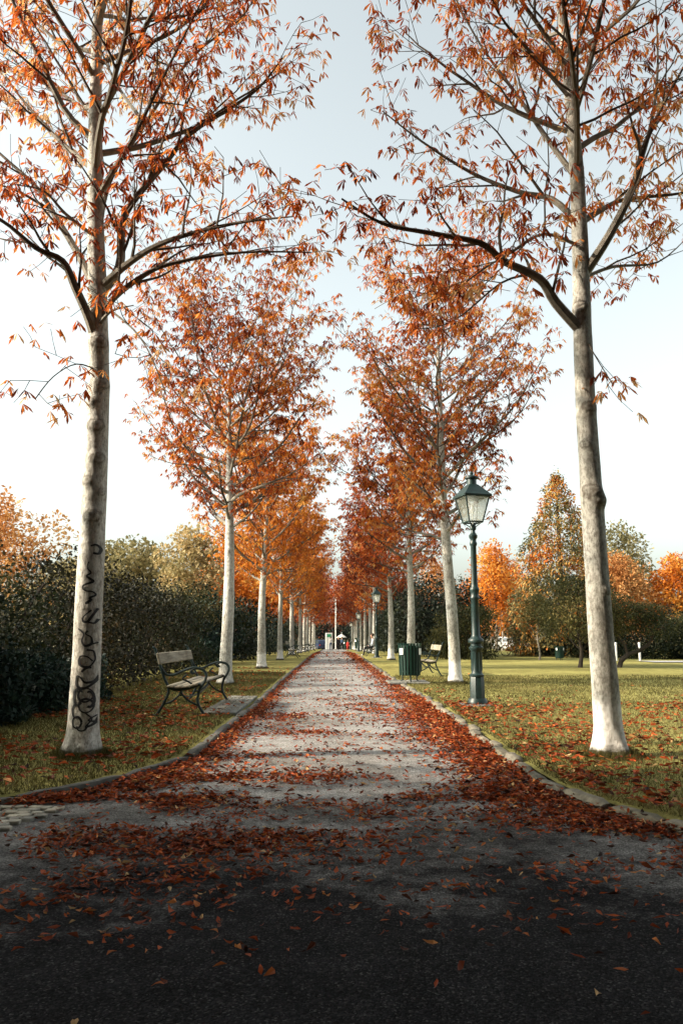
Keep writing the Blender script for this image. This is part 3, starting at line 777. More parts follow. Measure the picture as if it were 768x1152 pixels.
broadleaf('lawn_tree', on(606, 742.5), 3.3, 2.3, 1.25, 5000, .12, M['olive_tree'], 346, 'young yellow-green tree with a thin pale stem beside the conifer', bias=.22, tr=.06)
broadleaf('poplar_tree', (16.6, 80, -.25), 11.2, 6.6, 1.5, 6000, .36, M['leaf_amber'], 350, 'bright orange tree far beyond the lamp post, beside the conifer', bias=.05)
broadleaf('poplar_tree', (19.8, 92, -.37), 11.5, 6, 1.5, 5000, .36, M['peach_tree'], 351, 'pale peach tree half hidden behind the conifer')
broadleaf('poplar_tree', (12.6, 96, -.4), 11.0, 6.5, 1.5, 5000, .36, M['peach_tree'], 356, 'faded orange tree farthest off between lamp post and conifer')
broadleaf('lime_tree', (26.0, 70, -.15), 11.6, 9.2, 2, 7000, .34, M['pale_tree'], 352, 'tall rounded grey-green tree behind the orange trees', bias=-.22)
broadleaf('maple_tree', (22.2, 60, -.05), 7.6, 5.4, 1.4, 7000, .28, M['peach_tree'], 353, 'peach and orange tree in front of the tall grey-green one', bias=-.05)
broadleaf('maple_tree', (26.6, 60, -.05), 7.6, 5.0, 1.4, 7000, .28, M['leaf_amber'], 354, 'vivid orange tree at the edge of the far lawn', bias=.0)
broadleaf('maple_tree', (31.5, 62, -.05), 8.4, 6, 1.4, 6000, .30, M['peach_tree'], 355, 'pale orange tree last in the row along the far lawn')
LB = 'dark shrubs along the far lawn'
for i, (x, y, w, h, mt, bi) in enumerate([(14.6, 52, 3.4, 2.6, 'yew', .1), (14.5, 45.5, 4, 2.6, 'hedge_olive', -.22), (17.2, 43, 4.2, 3.0, 'hedge_olive', -.20), (19.8, 42, 4.0, 2.7, 'hedge_olive', -.1), (21.5, 46, 4.5, 3.6, 'olive_tree', -.02), (24.5, 44, 4.5, 2.9, 'hedge_olive', -.1), (16.5, 52, 5.0, 3.2, 'hedge_dark', 0)]):
    shrub('lawn_shrub', (x, y, 0), w, w, h, 7000, .16, M[mt], 360 + i, '%s bush under the far trees, %s along the edge of the lawn' % ({'yew': 'blackish', 'hedge_olive': 'dark olive', 'olive_tree': 'grey-green', 'hedge_dark': 'dark green'}[mt], ORD[i]), LB, 'bush', bias=bi, nl=11)
# leaning tree
lb = on(695, 751); root = empty('leaning_tree', lb); tag(root, 'dark tree with a leaning forked trunk beyond the limewashed chestnut', 'tree')
mb = MB(); mb.tube([(0, 0, -.1), (.12, 0, .25), (.42, .05, .5), (.85, .1, .62), (1.25, .1, .85), (1.5, .1, 1.3)], [.11, .10, .085, .075, .06, .03], 8)
mb.tube([(.40, .05, .49), (.30, 0, .85), (.1, 0, 1.05), (-.1, 0, 1.5)], [.06, .05, .045, .02], 7); mb.tube([(.85, .1, .62), (.8, .2, 1.0), (.6, .3, 1.5)], [.05, .04, .02], 6)
mb.build('trunk', M['dark_wood'], root)
V, Fc, ra = foliage([(-.2, .2, 1.7, .9, .8, .55), (.7, .2, 1.9, 1.0, .9, .6), (1.6, .1, 1.55, .9, .8, .5), (.3, .4, 2.3, .8, .7, .45), (1.3, .3, 2.1, .8, .7, .4)], 6500, .10, 371, .9, .16, -.15)
me = npmesh('crown', V, Fc, ra); me.materials.append(M['olive_tree']); link('crown', me, root)
# end of the vista
for i, (x, y, w, h, mt) in enumerate([(-9, 150, 16, 13, 'leaf_red'), (1, 158, 17, 14, 'leaf_red'), (12, 150, 16, 13, 'leaf_red'), (-24, 140, 18, 13, 'leaf_orange'), (28, 140, 18, 13, 'leaf_orange'), (44, 120, 18, 14, 'peach_tree'), (60, 105, 18, 13, 'leaf_amber'), (-38, 110, 18, 12, 'pale_tree'), (-26, 80, 12, 9, 'pale_tree')]):
    broadleaf('park_tree', (x, y, gz(y)), h, w, 1.0, 6000, .6, M[mt], 380 + i, '%s' % ['russet tree beyond the end of the avenue, hedge side', 'big russet tree squarely beyond the end of the avenue', 'russet tree beyond the end of the avenue, lawn side', 'orange tree far behind the hedge', 'orange tree far behind the yews', 'peach-coloured tree far across the lawn', 'amber tree farthest across the lawn', 'pale tree far out behind the hedge', 'pale tree nearer behind the hedge'][i], 'trees closing the view', nl=15)
for i, (x, y) in enumerate([(-8, 128), (-3, 134), (3, 134), (8.5, 128)]):
    shrub('yew_tree', (x, y, gz(y)), 7, 5, 4.5, 3500, .4, M['yew'], 400 + i, 'blackish yew at the end of the avenue, %s across' % ORD[i], 'yews across the end of the avenue', 'tree', nl=10)
# unseen trees added around and behind the camera to darken the foreground
for i, (x, y, w, zb, H) in enumerate([(-4.4, .4, 13, 3.0, 13.5), (4.6, .3, 13, 3.0, 13.5), (0.6, -3.6, 14, 3.0, 14), (-8.2, 1.6, 8, 1.2, 9.5), (8.6, 1.4, 8, 1.2, 9.5), (-10, -6, 11, 2.6, 12), (10, -6, 11, 2.6, 12), (-5, -13, 13, 2.6, 13), (6, -13, 13, 2.6, 13)]):
    o = broadleaf('added_shade_tree', (x, y, 0), H, w, zb, 34000 if i < 3 else 12000, .44, M['hedge_dark'], 420 + i, 'big full-crowned park tree shading the forecourt, %s round it' % ORD[i], 'unseen trees added to shade the forecourt', nl=20, airy=1.3, tr=.3)
    # leaves that would hang into the camera's view are cut away
    me = [c for c in kids(o) if c.name.startswith('crown')][0].data; n = len(me.vertices) // 4; co = np.empty(len(me.vertices) * 3, np.float32); me.vertices.foreach_get('co', co); co = co.reshape(n, 4, 3) + np.array([x, y, 0])
    q = co.mean(1); keep = ((q[:, 1] < .80 * (q[:, 2] - 1.2) - 1.0) & (q[:, 1] < 5.6)) | (q[:, 1] < -.8) | (np.abs(q[:, 0]) > 1.6 + .62 * np.maximum(q[:, 1], 0)); keep &= (q[:, 1] < -.8) | (q[:, 1] < .80 * (q[:, 2] - 1.2) - .6) | (np.abs(q[:, 0]) > 1.9 + .75 * np.maximum(q[:, 1], 0))
    V = (co[keep] - np.array([x, y, 0])).reshape(-1, 3); m = int(keep.sum()); Fc = (np.array([[0, 1, 2], [0, 2, 3]])[None] + (np.arange(m) * 4)[:, None, None]).reshape(-1, 3)
    m2 = npmesh('crown', V, Fc, np.repeat(np.clip(np.random.RandomState(i).normal(.5, .25, m), 0, 1), 4)); m2.materials.append(M['hedge_dark']); [c for c in kids(o) if c.name.startswith('crown')][0].data = m2

# ------------------------------------------------------------------ ground
def sheet(name, rows, mat, kind='structure'):
    """rows of equal-length point lists -> grid"""
    k = len(rows[0]); mb = MB()
    vs = [p for r in rows for p in r]
    fs = [(i * k + j, i * k + j + 1, (i + 1) * k + j + 1, (i + 1) * k + j) for i in range(len(rows) - 1) for j in range(k - 1)]
    mb.add(vs, fs); return tag(mb.build(name, mat), kind=kind)

YS = [5 + i * .5 for i in range(50)] + [30 + i * 2.5 for i in range(10)] + [55 + i * 5 for i in range(24)]
YS = [y for y in YS]
sheet('ground', [[(x, y, -.06 + gz(y)) for x in (-2000, -200, -60, 0, 60, 200, 2000)] for y in (-1500, -50, 0, 55, 100, 170, 171, 1500)][:6] + [[(x, y, -1.21) for x in (-2000, -200, -60, 0, 60, 200, 2000)] for y in (171, 2500)], M['soil'])

# kerb lines: x as a function of y on the straight, and curved nose near the forecourt
kL = [on(px, py, 0.03) for px, py in ((-160, 922), (-70, 912), (0, 901), (60, 893), (105, 884), (150, 872), (185, 862), (212, 853), (232, 838), (250, 822), (272, 805), (291, 790))]
kL = [(p.x, p.y) for p in kL]; yend = kL[-1][1]; xl = kL[-1][0]
kL += [(xl + (-1.40 - xl) * min(1, (y - yend) / 8), y) for y in [yend + 1.2 * i for i in range(1, 36)]] + [(-1.40, y) for y in (62, 70, 80, 95, 115)]
kR = [on(px, py, 0.03) for px, py in ((930, 962), (850, 948), (768, 931), (730, 922), (690, 911), (655, 899), (622, 885), (597, 870), (575, 855), (545, 833), (510, 808), (480, 787))]
kR = [(p.x, p.y) for p in kR]; yr = kR[-1][1]; xr = kR[-1][0]
kR += [(xr + (1.70 - xr) * min(1, (y - yr) / 8), y) for y in [yr + 1.2 * i for i in range(1, 36)]] + [(1.70, y) for y in (62, 70, 80, 95, 115)]

def lawn_h(x, y):
    return LZ + gz(y) + .018 * noise.noise(Vector((x * .5, y * .5, 3))) + .010 * noise.noise(Vector((x * 1.7, y * 1.7, 1)))
def dens_line(ln, step=.35):
    out = []
    for a, b in zip(ln, ln[1:]):
        k = max(1, int(math.dist(a, b) / (step if a[1] < 30 else 2))); out += [(a[0] + (b[0] - a[0]) * i / k, a[1] + (b[1] - a[1]) * i / k) for i in range(k)]
    out.append(ln[-1]); return out
for nm, ln, sg in (('lawn', kL, -1), ('lawn', kR, 1)):
    dl = dens_line(ln); rows = []
    for x, y in dl:
        rows.append([(x + sg * (.06 + o), y, lawn_h(x + sg * (.06 + o), y) if o > .0 else .045 + gz(y)) for o in (0, .12, .35, .7, 1.1, 1.6, 2.2, 3, 4, 5.5, 8, 12, 18, 26, 40, 90)])
    if sg < 0: rows = [list(reversed(r)) for r in rows]
    sheet(nm, rows, M['lawn'])
# path with forecourt: one worn sheet
prow = []
for y in [-40, -20, -10, -4, 0, 2, 3.5]: prow.append([(x, y, .004) for x in (-40, -20, -8, -3, 0, 3, 8, 20, 40)])
def xat(ln, y):
    for a, b in zip(ln, ln[1:]):
        if a[1] <= y <= b[1]: return a[0] + (b[0] - a[0]) * (y - a[1]) / max(1e-6, b[1] - a[1])
    return ln[0][0] if y < ln[0][1] else ln[-1][0]
for y in [4.2, 4.6, 4.9, 5.2, 5.5, 5.8, 6.2, 6.7, 7.3, 8, 9, 10, 12, 14, 16, 20, 25, 30, 35, 40, 45, 50, 55, 60, 65, 70, 80, 95, 115]:
    a, b = (-9, 9) if y < 4.7 else (xat(kL, y) - .03, xat(kR, y) + .03)
    prow.append([(a + (b - a) * t, y, gz(y) + .004 + .03 * math.sin(PI * t) * min(1, max(0, (y - 5) / 4))) for t in (0, .1, .25, .4, .5, .6, .75, .9, 1)])
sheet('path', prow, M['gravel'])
def path_h(x, y):
    if y < 5: return .004
    a, b = xat(kL, y), xat(kR, y); t = max(0, min(1, (x - a) / (b - a))); return gz(y) + .004 + .03 * math.sin(PI * t) * min(1, max(0, (y - 5) / 4))
# far cross path past the people
sheet('path', [[(x, y, gz(y) + .006) for x in (-40, -10, 0, 10, 40)] for y in (115, 118, 122, 126)], M['sand'])

def kerb(ln, mat, w, h, seg, seed, jit):
    rng = random.Random(seed); mb = MB(); acc = []; d = dens_line(ln, .05)
    cum = [0]
    for a, b in zip(d, d[1:]): cum.append(cum[-1] + math.dist(a, b))
    def P(s):
        s = max(0, min(cum[-1], s)); lo, hi = 0, len(cum) - 1
        while hi - lo > 1:
            m_ = (lo + hi) // 2
            if cum[m_] <= s: lo = m_
            else: hi = m_
        t = (s - cum[lo]) / max(1e-6, cum[hi] - cum[lo]); a, b = d[lo], d[hi]; return Vector((a[0] + (b[0] - a[0]) * t, a[1] + (b[1] - a[1]) * t, 0))
    s = 0
    while s < cum[-1] - .1:
        l = seg * rng.uniform(.75, 1.25); a, b = s + .014, min(cum[-1], s + l) - .014; s += l
        off = rng.gauss(0, jit); dz = rng.gauss(0, jit * .5); col = rng.random(); vs = []; K = 6
        for i in range(K + 1):
            q = a + (b - a) * i / K; p = P(q); t = (P(q + .05) - P(q - .05)).normalized(); nn = Vector((t.y, -t.x, 0)); e = 1 if 0 < i < K else .72
            for u, v in ((-1, -.8), (-1, .55), (-.62, .93), (0, 1.0), (.62, .93), (1, .55), (1, -.8)):
                g = gz(p.y); vs.append(p + nn * (u * w / 2 * e + off) + Vector((0, 0, g + (h * v * e if v > 0 else h * v) + dz + .006 * noise.noise(p * 7 + Vector((u, v, 0))))))
        fs = [(i * 7 + j, i * 7 + j + 1, (i + 1) * 7 + j + 1, (i + 1) * 7 + j) for i in range(K) for j in range(6)] + [tuple(range(7)), tuple(reversed(range(K * 7, K * 7 + 7)))]
        mb.add(vs, fs, 0, col)
    return tag(mb.build('kerb', mat), kind='structure')
kerb(kL, M['kerb_dark'], .12, .075, .95, 5, .012)
kerb(kR, M['kerb_light'], .125, .08, .50, 6, .022)

# paving in front of the bench, under the bin, cobbles in the corner
mb = MB(); rng = random.Random(8)
ya, yb_ = 12.0, 15.4
for i in range(6):
    for j in range(2):
        y = ya + (yb_ - ya) * (i + .5) / 6; mb.box((-1.99 + .29 + j * .27 - .14, y, LZ + .012 + rng.uniform(-.004, .004)), (.26, .54, .05), 0, rng.gauss(0, .01), .008, rng.random())
tag(mb.build('paving', M['slab'], smooth=False), kind='structure')
mb = MB(); bp = on(461, 768)
for i in range(2):
    for j in range(3): mb.box((bp.x - .42 + i * .52 + .1, bp.y - .35 + j * .42, LZ + .012), (.5, .40, .05), 0, 0, .01, rng.random())
tag(mb.build('paving', M['slab'], smooth=False), kind='structure')
mb = MB(); rng = random.Random(12)
ca, cb = on(76, 901), on(30, 962)
for i in range(26):
    for j in range(15):
        x = ca.x - .04 - i * .095 + (j % 2) * .045 + rng.gauss(0, .010); y = ca.y - .02 - j * .085 + rng.gauss(0, .008)
        if x > ca.x - .02 - .05 * rng.random() - .010 * j * j * .3 or y < cb.y + rng.uniform(-.05, .08) or y > xat(kL, 5) * 0 + ca.y + .1: continue
        mb.box((x, y, .006 + rng.uniform(-.003, .005)), (.090 * rng.uniform(.8, 1.0), .080 * rng.uniform(.8, 1.0), .04), 0, rng.gauss(0, .09), .005, rng.random())
tag(mb.build('paving', M['cobble'], smooth=False), kind='structure')
# pale tarmac strip on the far lawn
sheet('pavement', [[(x, y, LZ + .03) for x in (14.6, 15, 16, 17.4)] for y in (36, 37, 38.2)], M['sand'])

# grass blades
rs = np.random.RandomState(77)
def blades(n, xf, y0, y1, pw, wid, hgt):
    t = rs.random(n) ** pw; y = y0 + (y1 - y0) * t; out = []
    u = rs.random(n); x = np.array([xf(a, b) for a, b in zip(y, u)])
    z = np.array([lawn_h(a, b) for a, b in zip(x, y)]) - .004
    az = rs.uniform(0, 2 * PI, n); s = (1 + y / 14)
    h = hgt * rs.uniform(.4, 1.25, n) * (1 + y / 40); w = wid * s
    d = np.stack([np.cos(az), np.sin(az)], 1)
    lean = rs.normal(0, .6, (n, 2)) * h[:, None]
    P = np.stack([x, y], 1)
    a = np.column_stack([P + d * w[:, None] / 2, z]); b = np.column_stack([P - d * w[:, None] / 2, z]); c = np.column_stack([P + lean, z + h])
    cl = np.array([noise.noise(Vector((p[0] * .8, p[1] * .8, 9))) for p in P]); rn = np.clip(.45 + .5 * cl + rs.normal(0, .2, n), 0, 1)
    return np.stack([a, b, c], 1).reshape(-1, 3), np.repeat(rn, 3)
VL, rl = blades(70000, lambda y, u: xat(kL, y) - .10 - u ** 1.1 * 3.6, 5.0, 26, 1.5, .006, .045)
VR, rr_ = blades(95000, lambda y, u: xat(kR, y) + .10 + u ** 1.15 * (4 + y * .38), 4.6, 24, 1.5, .006, .036)
VT = []; RT = []
for bx, by in ((b1.x, b1.y), (R1b.x, R1b.y), (p2.x, p2.y), (pR2.x, pR2.y)):
    n = 2200; an = rs.uniform(0, 2 * PI, n); rd = .17 + np.abs(rs.normal(0, .09, n)) + .03 * np.sin(an * 3); x = bx + np.cos(an) * rd; y = by + np.sin(an) * rd; z = np.full(n, LZ - .01); h = rs.uniform(.03, .11, n) * np.clip(1.3 - (rd - .17) * 4, .4, 1); w_ = .008; pa = rs.uniform(0, 6.3, n)
    A_ = np.column_stack([x + np.cos(pa) * w_ / 2, y + np.sin(pa) * w_ / 2, z]); B_ = np.column_stack([x - np.cos(pa) * w_ / 2, y - np.sin(pa) * w_ / 2, z]); C_ = np.column_stack([x + rs.normal(0, .025, n), y + rs.normal(0, .025, n), z + h])
    VT.append(np.stack([A_, B_, C_], 1).reshape(-1, 3)); RT.append(np.repeat(np.clip(rs.normal(.4, .25, n), 0, 1), 3))
V = np.concatenate([VL, VR] + VT); rl = np.concatenate([rl, rr_] + RT); rr_ = np.zeros(0); me = npmesh('grass', V, np.arange(len(V)).reshape(-1, 3), np.concatenate([rl, rr_])); me.materials.append(M['grass'])
tag(link('grass', me), kind='stuff')

# fallen leaves
rs = np.random.RandomState(99); rng = random.Random(99)
pts = []
def nz(x, y, f, s=0): return noise.noise(Vector((x * f, y * f, s)))
def try_path(n, y0, y1, pw, size):
    for _ in range(n):
        y = y0 + (y1 - y0) * rng.random() ** pw
        a = xat(kL, y) if y > 5 else -7; b = xat(kR, y) if y > 5 else 7
        if y < 6.5: a = max(a, -3.6); b = min(b, 3.6)
        x = a + (b - a) * rng.random(); dr, dl = b - x, x - a
        pr = .02 + .10 * max(0, nz(x, y, .9, 4) + .1)
        if y > 4.6:
            pr += 1.15 * math.exp(-(dr / (.50 + .25 * nz(x, y, .6, 2))) ** 2) + .95 * math.exp(-(dl / (.20 + .16 * max(0, nz(x, y, .5, 8)) + max(0, 9 - y) * .06)) ** 2)
        near = math.exp(-((y - 5.9) / 2.2) ** 2); cl = nz(x * 1.0, y * 1.7, .8, 6) + .5 * nz(x, y * 1.6, 2.2, 7)
        pr += near * max(0, .26 + .9 * cl + (.12 if x < -.6 else 0)) * (.40 + .60 * min(1, abs(x - .25) / 1.5)) + math.exp(-((y - 11) / 5) ** 2) * max(0, cl - .16) * .7
        if y < 5.0: pr *= max(0.05, (y - 2.7) / 1.7)
        if x < ca.x + .1 and cb.y - .1 < y < ca.y + .1: pr *= .22
        if rng.random() < pr: pts.append((x, y, path_h(x, y), size * (1 if y > 6 else .84) * rng.uniform(.6, 1.3), .035 if dr < .5 or dl < .3 else .012))
try_path(30000, 3.2, 6.2, .9, .060); try_path(90000, 2.6, 16, 1.05, .062); try_path(22000, 16, 40, 1.2, .085); try_path(9000, 40, 75, 1.0, .17)
def try_lawn(n, f, y0, y1, pw, size, pf):
    for _ in range(n):
        y = y0 + (y1 - y0) * rng.random() ** pw; x, o = f(y)
        if rng.random() < pf(x, y, o): pts.append((x, y, lawn_h(x, y) + .012, size * rng.uniform(.7, 1.3), .03))
def fR(y): o = rng.random() ** 1.2 * (5 + y * .3); return xat(kR, y) + .12 + o, o
def fL(y): o = rng.random() * 3.0; return xat(kL, y) - .12 - o, o
try_lawn(17000, fR, 4.7, 14, 1.1, .075, lambda x, y, o: min(1, max(0, .50 - .05 * o + .8 * nz(x, y, .8, 11) + .35 * nz(x, y, 2.5, 5) + (.25 if o < .4 else 0))))
try_lawn(8000, fR, 14, 34, 1.2, .09, lambda x, y, o: max(0, .15 - .04 * o + .7 * nz(x, y, .5, 12) - .02 * (y - 14)))
try_lawn(7000, fL, 5.2, 12, 1, .085, lambda x, y, o: max(0, .13 + .6 * nz(x, y, .9, 13) + .25 * math.exp(-((x + 2.2) ** 2 + (y - 8.3) ** 2) / .9)))
try_lawn(5000, fL, 11, 30, 1.2, .10, lambda x, y, o: max(0, .12 + .6 * nz(x, y, .7, 14) + (.30 if 11.5 < y < 15.5 and x < -1.9 else 0)))
A = np.array(pts); n = len(A)
az = rs.uniform(0, 2 * PI, n); S = A[:, 3]
D = nrm(np.stack([np.cos(az), np.sin(az), rs.normal(.02, .20, n)], 1))
P0 = A[:, :3] - D * S[:, None] * .5 + np.column_stack([np.zeros(n), np.zeros(n), .008 + np.abs(rs.normal(0, 1, n)) * A[:, 4] * .6])
Zu = np.array([0, 0, 1.0]); side = nrm(np.cross(D, Zu + rs.normal(0, .35, (n, 3)))); nr = np.cross(side, D); W = (S * rs.uniform(.28, .46, n))[:, None]; Sx = S[:, None]
cu = rs.normal(.25, .35, (n, 1)); mid = P0 + D * Sx * .55
bend = rs.normal(.10, .22, (n, 1)); tw = rs.normal(0, .12, (n, 1))
def xs(t, w, k): 
    m0 = P0 + D * Sx * t + nr * Sx * bend * (t - .5) ** 2 * 2 + side * Sx * tw * t * t
    return m0 + side * W * w * .5 + nr * W * cu * w * k, m0, m0 - side * W * w * .5 + nr * W * cu * w * k
b0 = xs(0, 0, 0)[1]; q1 = xs(.34, .62, .8); q2 = xs(.68, 1.0, .8); b3 = xs(1, 0, 0)[1]
V = np.stack([b0, q1[0], q1[1], q1[2], q2[0], q2[1], q2[2], b3], 1).reshape(-1, 3)
Fc = (np.array([[0, 2, 1], [0, 3, 2], [1, 2, 5], [1, 5, 4], [2, 3, 6], [2, 6, 5], [4, 5, 7], [5, 6, 7]])[None] + (np.arange(n) * 8)[:, None, None]).reshape(-1, 3)
rn = np.clip(.44 + rs.normal(0, .28, n), 0, 1)
me = npmesh('fallen_leaves', V, Fc, np.repeat(rn, 8)); me.materials.append(M['leaf_ground'])
tag(link('fallen_leaves', me), kind='stuff')

# ------------------------------------------------------------------ benches
def make_bench(Lb, label, group):
    root = empty('park_bench', (0, 0, 0)); tag(root, label, 'bench', group)
    hy = Lb / 2
    for s in (-1, 1):
        y = s * (hy - .03); f = MB(); r = .019
        X = lambda *p: [(a, y, b) for a, b in p]
        f.tube(arc(X((-.36, 0), (-.33, .04), (-.24, .2), (-.18, .38), (-.25, .55), (-.34, .8), (-.40, .97), (-.44, .985))), r * 1.1, 8)
        f.tube(arc(X((.36, 0), (.33, .05), (.25, .2), (.27, .38), (.34, .50), (.36, .60), (.30, .675), (.20, .69), (.14, .655), (.16, .62), (.20, .63))), r * 1.1, 8)
        f.tube(arc(X((.30, .672), (.18, .70), (.04, .66), (-.10, .60), (-.22, .60), (-.29, .68))), r, 8)
        f.tube(arc(X((-.20, .42), (-.08, .385), (.10, .40), (.28, .46))), r * 1.2, 8)
        f.tube(arc(X((-.27, .17), (-.14, .21), (-.03, .30), (0, .37))), r * .8, 8); f.tube(arc(X((.28, .15), (.14, .21), (.03, .30), (0, .37))), r * .8, 8)
        f.tube(arc(X((.08, .60), (.02, .54), (.10, .50), (.16, .46))), r * .7, 6)
        f.tube(arc([(a, y, b) for a, b in [( .34, 0.0), (.40, .012)]]), r * 1.4, 8); f.tube(arc([(a, y, b) for a, b in [(-.34, 0.0), (-.40, .012)]]), r * 1.4, 8)
        f.build('end_frame', M['iron'], root)
    st = MB(); st.tube(arc([(0, -hy + .03, .30), (.0, -hy * .5, .24), (0, 0, .22), (0, hy * .5, .24), (0, hy - .03, .30)]), .012, 6); st.build('stretcher', M['iron'], root)
    se = MB(); from mathutils import Matrix
    for x, z, a in ((-.145, .432, -.06), (-.03, .423, 0), (.085, .431, .10), (.20, .455, .20)): se.box((x, 0, z), (.105, Lb + .06, .032), 0, 0, .008, 0, Matrix.Rotation(-a, 3, 'Y'))
    se.build('seat', M['plank'], root)
    bk = MB(); bk.box((-.335, 0, .83), (.034, Lb + .06, .17), 0, 0, .009, 0, Matrix.Rotation(-.27, 3, 'Y')); bk.build('backrest', M['plank'], root)
    return root
BG = 'benches along the avenue'
bench = make_bench(2.75, 'long bench with weathered planks and curled iron ends on the hedge side', BG)
fA, fB = on(230, 806.5), on(257, 789); bench.location = ((fA.x + fB.x) / 2 - .36, (fA.y + fB.y) / 2, LZ); bench.rotation_euler.z = math.atan2(fA.x - fB.x, fB.y - fA.y)
def more_bench(x, y, rz, label):
    o = copy_tree(bench); o.location = (x, y, gz(y) + LZ); o.rotation_euler.z = rz; o['label'] = label; o.scale = (1, .8, 1); return o
bq = on(484, 763)
more_bench(bq.x + .12, bq.y + 2.2, PI, 'bench half hidden behind the green slatted bin')
more_bench(-2.25, 45, 0, 'small-looking bench beside the fourth chestnut on the hedge side')
more_bench(-2.3, 66, 0, 'bench farther along the hedge side, beyond the fifth chestnut')
sb = more_bench(2.45, 50.0, PI, 'bench with a woman sitting on it, beyond the second lamp post')
more_bench(-2.3, 88, 0, 'farthest bench on the hedge side near the avenue end')

# ------------------------------------------------------------------ lamps
def make_lamp(label, group):
    root = empty('lamp_post', (0, 0, 0)); tag(root, label, 'street lamp', group)
    p = MB(); p.box((0, 0, .0), (.52, .52, .07), 0, .2, .015); p.build('plinth', M['slab'], root)
    p = MB(); p.lathe([(.165, .03), (.165, .09), (.15, .11), (.145, .13)], 24); p.lathe([(.128, .12), (.122, .47), (.105, .52)], 8, 0, (0, 0), R(22.5))
    p.build('base', M['iron_lamp'], root, smooth=True)
    p = MB(); p.lathe([(.105, .50), (.125, .505), (.128, .53), (.10, .55), (.093, .57), (.090, .94), (.105, .96), (.118, .98), (.118, 1.01), (.095, 1.03), (.095, 1.07), (.128, 1.09), (.135, 1.12), (.128, 1.15), (.085, 1.18), (.072, 1.22),
                      (.066, 1.84), (.080, 1.86), (.080, 1.89), (.068, 1.91), (.072, 1.98), (.084, 2.01), (.084, 2.04), (.062, 2.07), (.056, 2.12), (.048, 2.80), (.062, 2.83), (.066, 2.86), (.050, 2.89), (.052, 2.93), (.072, 2.96), (.076, 3.0), (.060, 3.02), (.038, 3.05), (.036, 3.20)], 20)
    # flutes of the lower shaft
    for k in range(10):
        a = 2 * PI * k / 10; p.tube([(.090 * math.cos(a), .090 * math.sin(a), .6), (.088 * math.cos(a), .088 * math.sin(a), .92)], .009, 5)
    p.build('post', M['iron_lamp'], root)
    ro = R(45 + 16); r0, r1, z0, z1 = .180, .335, 3.24, 3.70
    C = lambda r, k, z: Vector((r * math.cos(ro + k * PI / 2), r * math.sin(ro + k * PI / 2), z))
    fr = MB()
    for k in range(4):
        fr.tube([C(r0, k, z0), C(r1 * .94, k, z1)], .013, 6); fr.tube([C(r0, k, z0), C(r0, k + 1, z0)], .016, 6); fr.tube([C(r1 * .95, k, z1), C(r1 * .95, k + 1, z1)], .016, 6)
        fr.tube([(0, 0, 3.12), C(r0 * .95, k, z0)], .010, 6)
    fr.lathe([(.05, 3.10), (.06, 3.14), (.04, 3.2)], 12)
    fr.build('lantern_frame', M['iron_lamp'], root)
    for k in range(4):
        g = MB(); a, b, c, d = C(r0 * .97, k, z0 + .012), C(r0 * .97, k + 1, z0 + .012), C(r1 * .91, k + 1, z1 - .012), C(r1 * .91, k, z1 - .012)
        n_ = (b - a).cross(d - a).normalized() * .004; g.add([a, b, c, d, a - n_, b - n_, c - n_, d - n_], [(0, 1, 2, 3), (7, 6, 5, 4), (0, 4, 5, 1), (1, 5, 6, 2), (2, 6, 7, 3), (3, 7, 4, 0)]); g.build('pane', M['glass'], root, smooth=False)
    b = MB(); b.lathe([(.012, 3.2), (.014, 3.40), (.03, 3.42), (.038, 3.47), (.030, 3.54), (.012, 3.58)], 12); b.build('burner', M['lamp_bulb'], root)
    rf_ = MB()
    rf_.lathe([(.360, 3.695), (.365, 3.725), (.33, 3.75), (.21, 3.85), (.12, 3.925), (.09, 3.94)], 4, 0, (0, 0), ro); rf_.build('roof', M['iron_lamp'], root, smooth=False)
    ch = MB(); ch.lathe([(.085, 3.925), (.085, 4.03), (.10, 4.035), (.125, 4.05), (.125, 4.075), (.07, 4.10), (.03, 4.12), (.035, 4.15), (.012, 4.18)], 16); ch.build('vent_cap', M['iron_lamp'], root)
    return root
LG = 'gas lamps along the avenue'
lamp = make_lamp('tall green lamp post with a glazed lantern beside the limewashed chestnut', LG); q = on(537, 794); lamp.location = (q.x, q.y, LZ); lamp.scale = (1, 1, .965)
for i, y in enumerate((45, 76, 107, 138)):
    o = copy_tree(lamp); o.location = (2.5, y, gz(y) + LZ); o['label'] = ['green lamp post with a pale lantern beside the bench where a woman sits', 'third lamp post in line, dwarfed by the chestnut trunks', 'fourth lamp post in line near the end of the avenue', 'farthest lamp post, only its lantern showing above the people'][i]

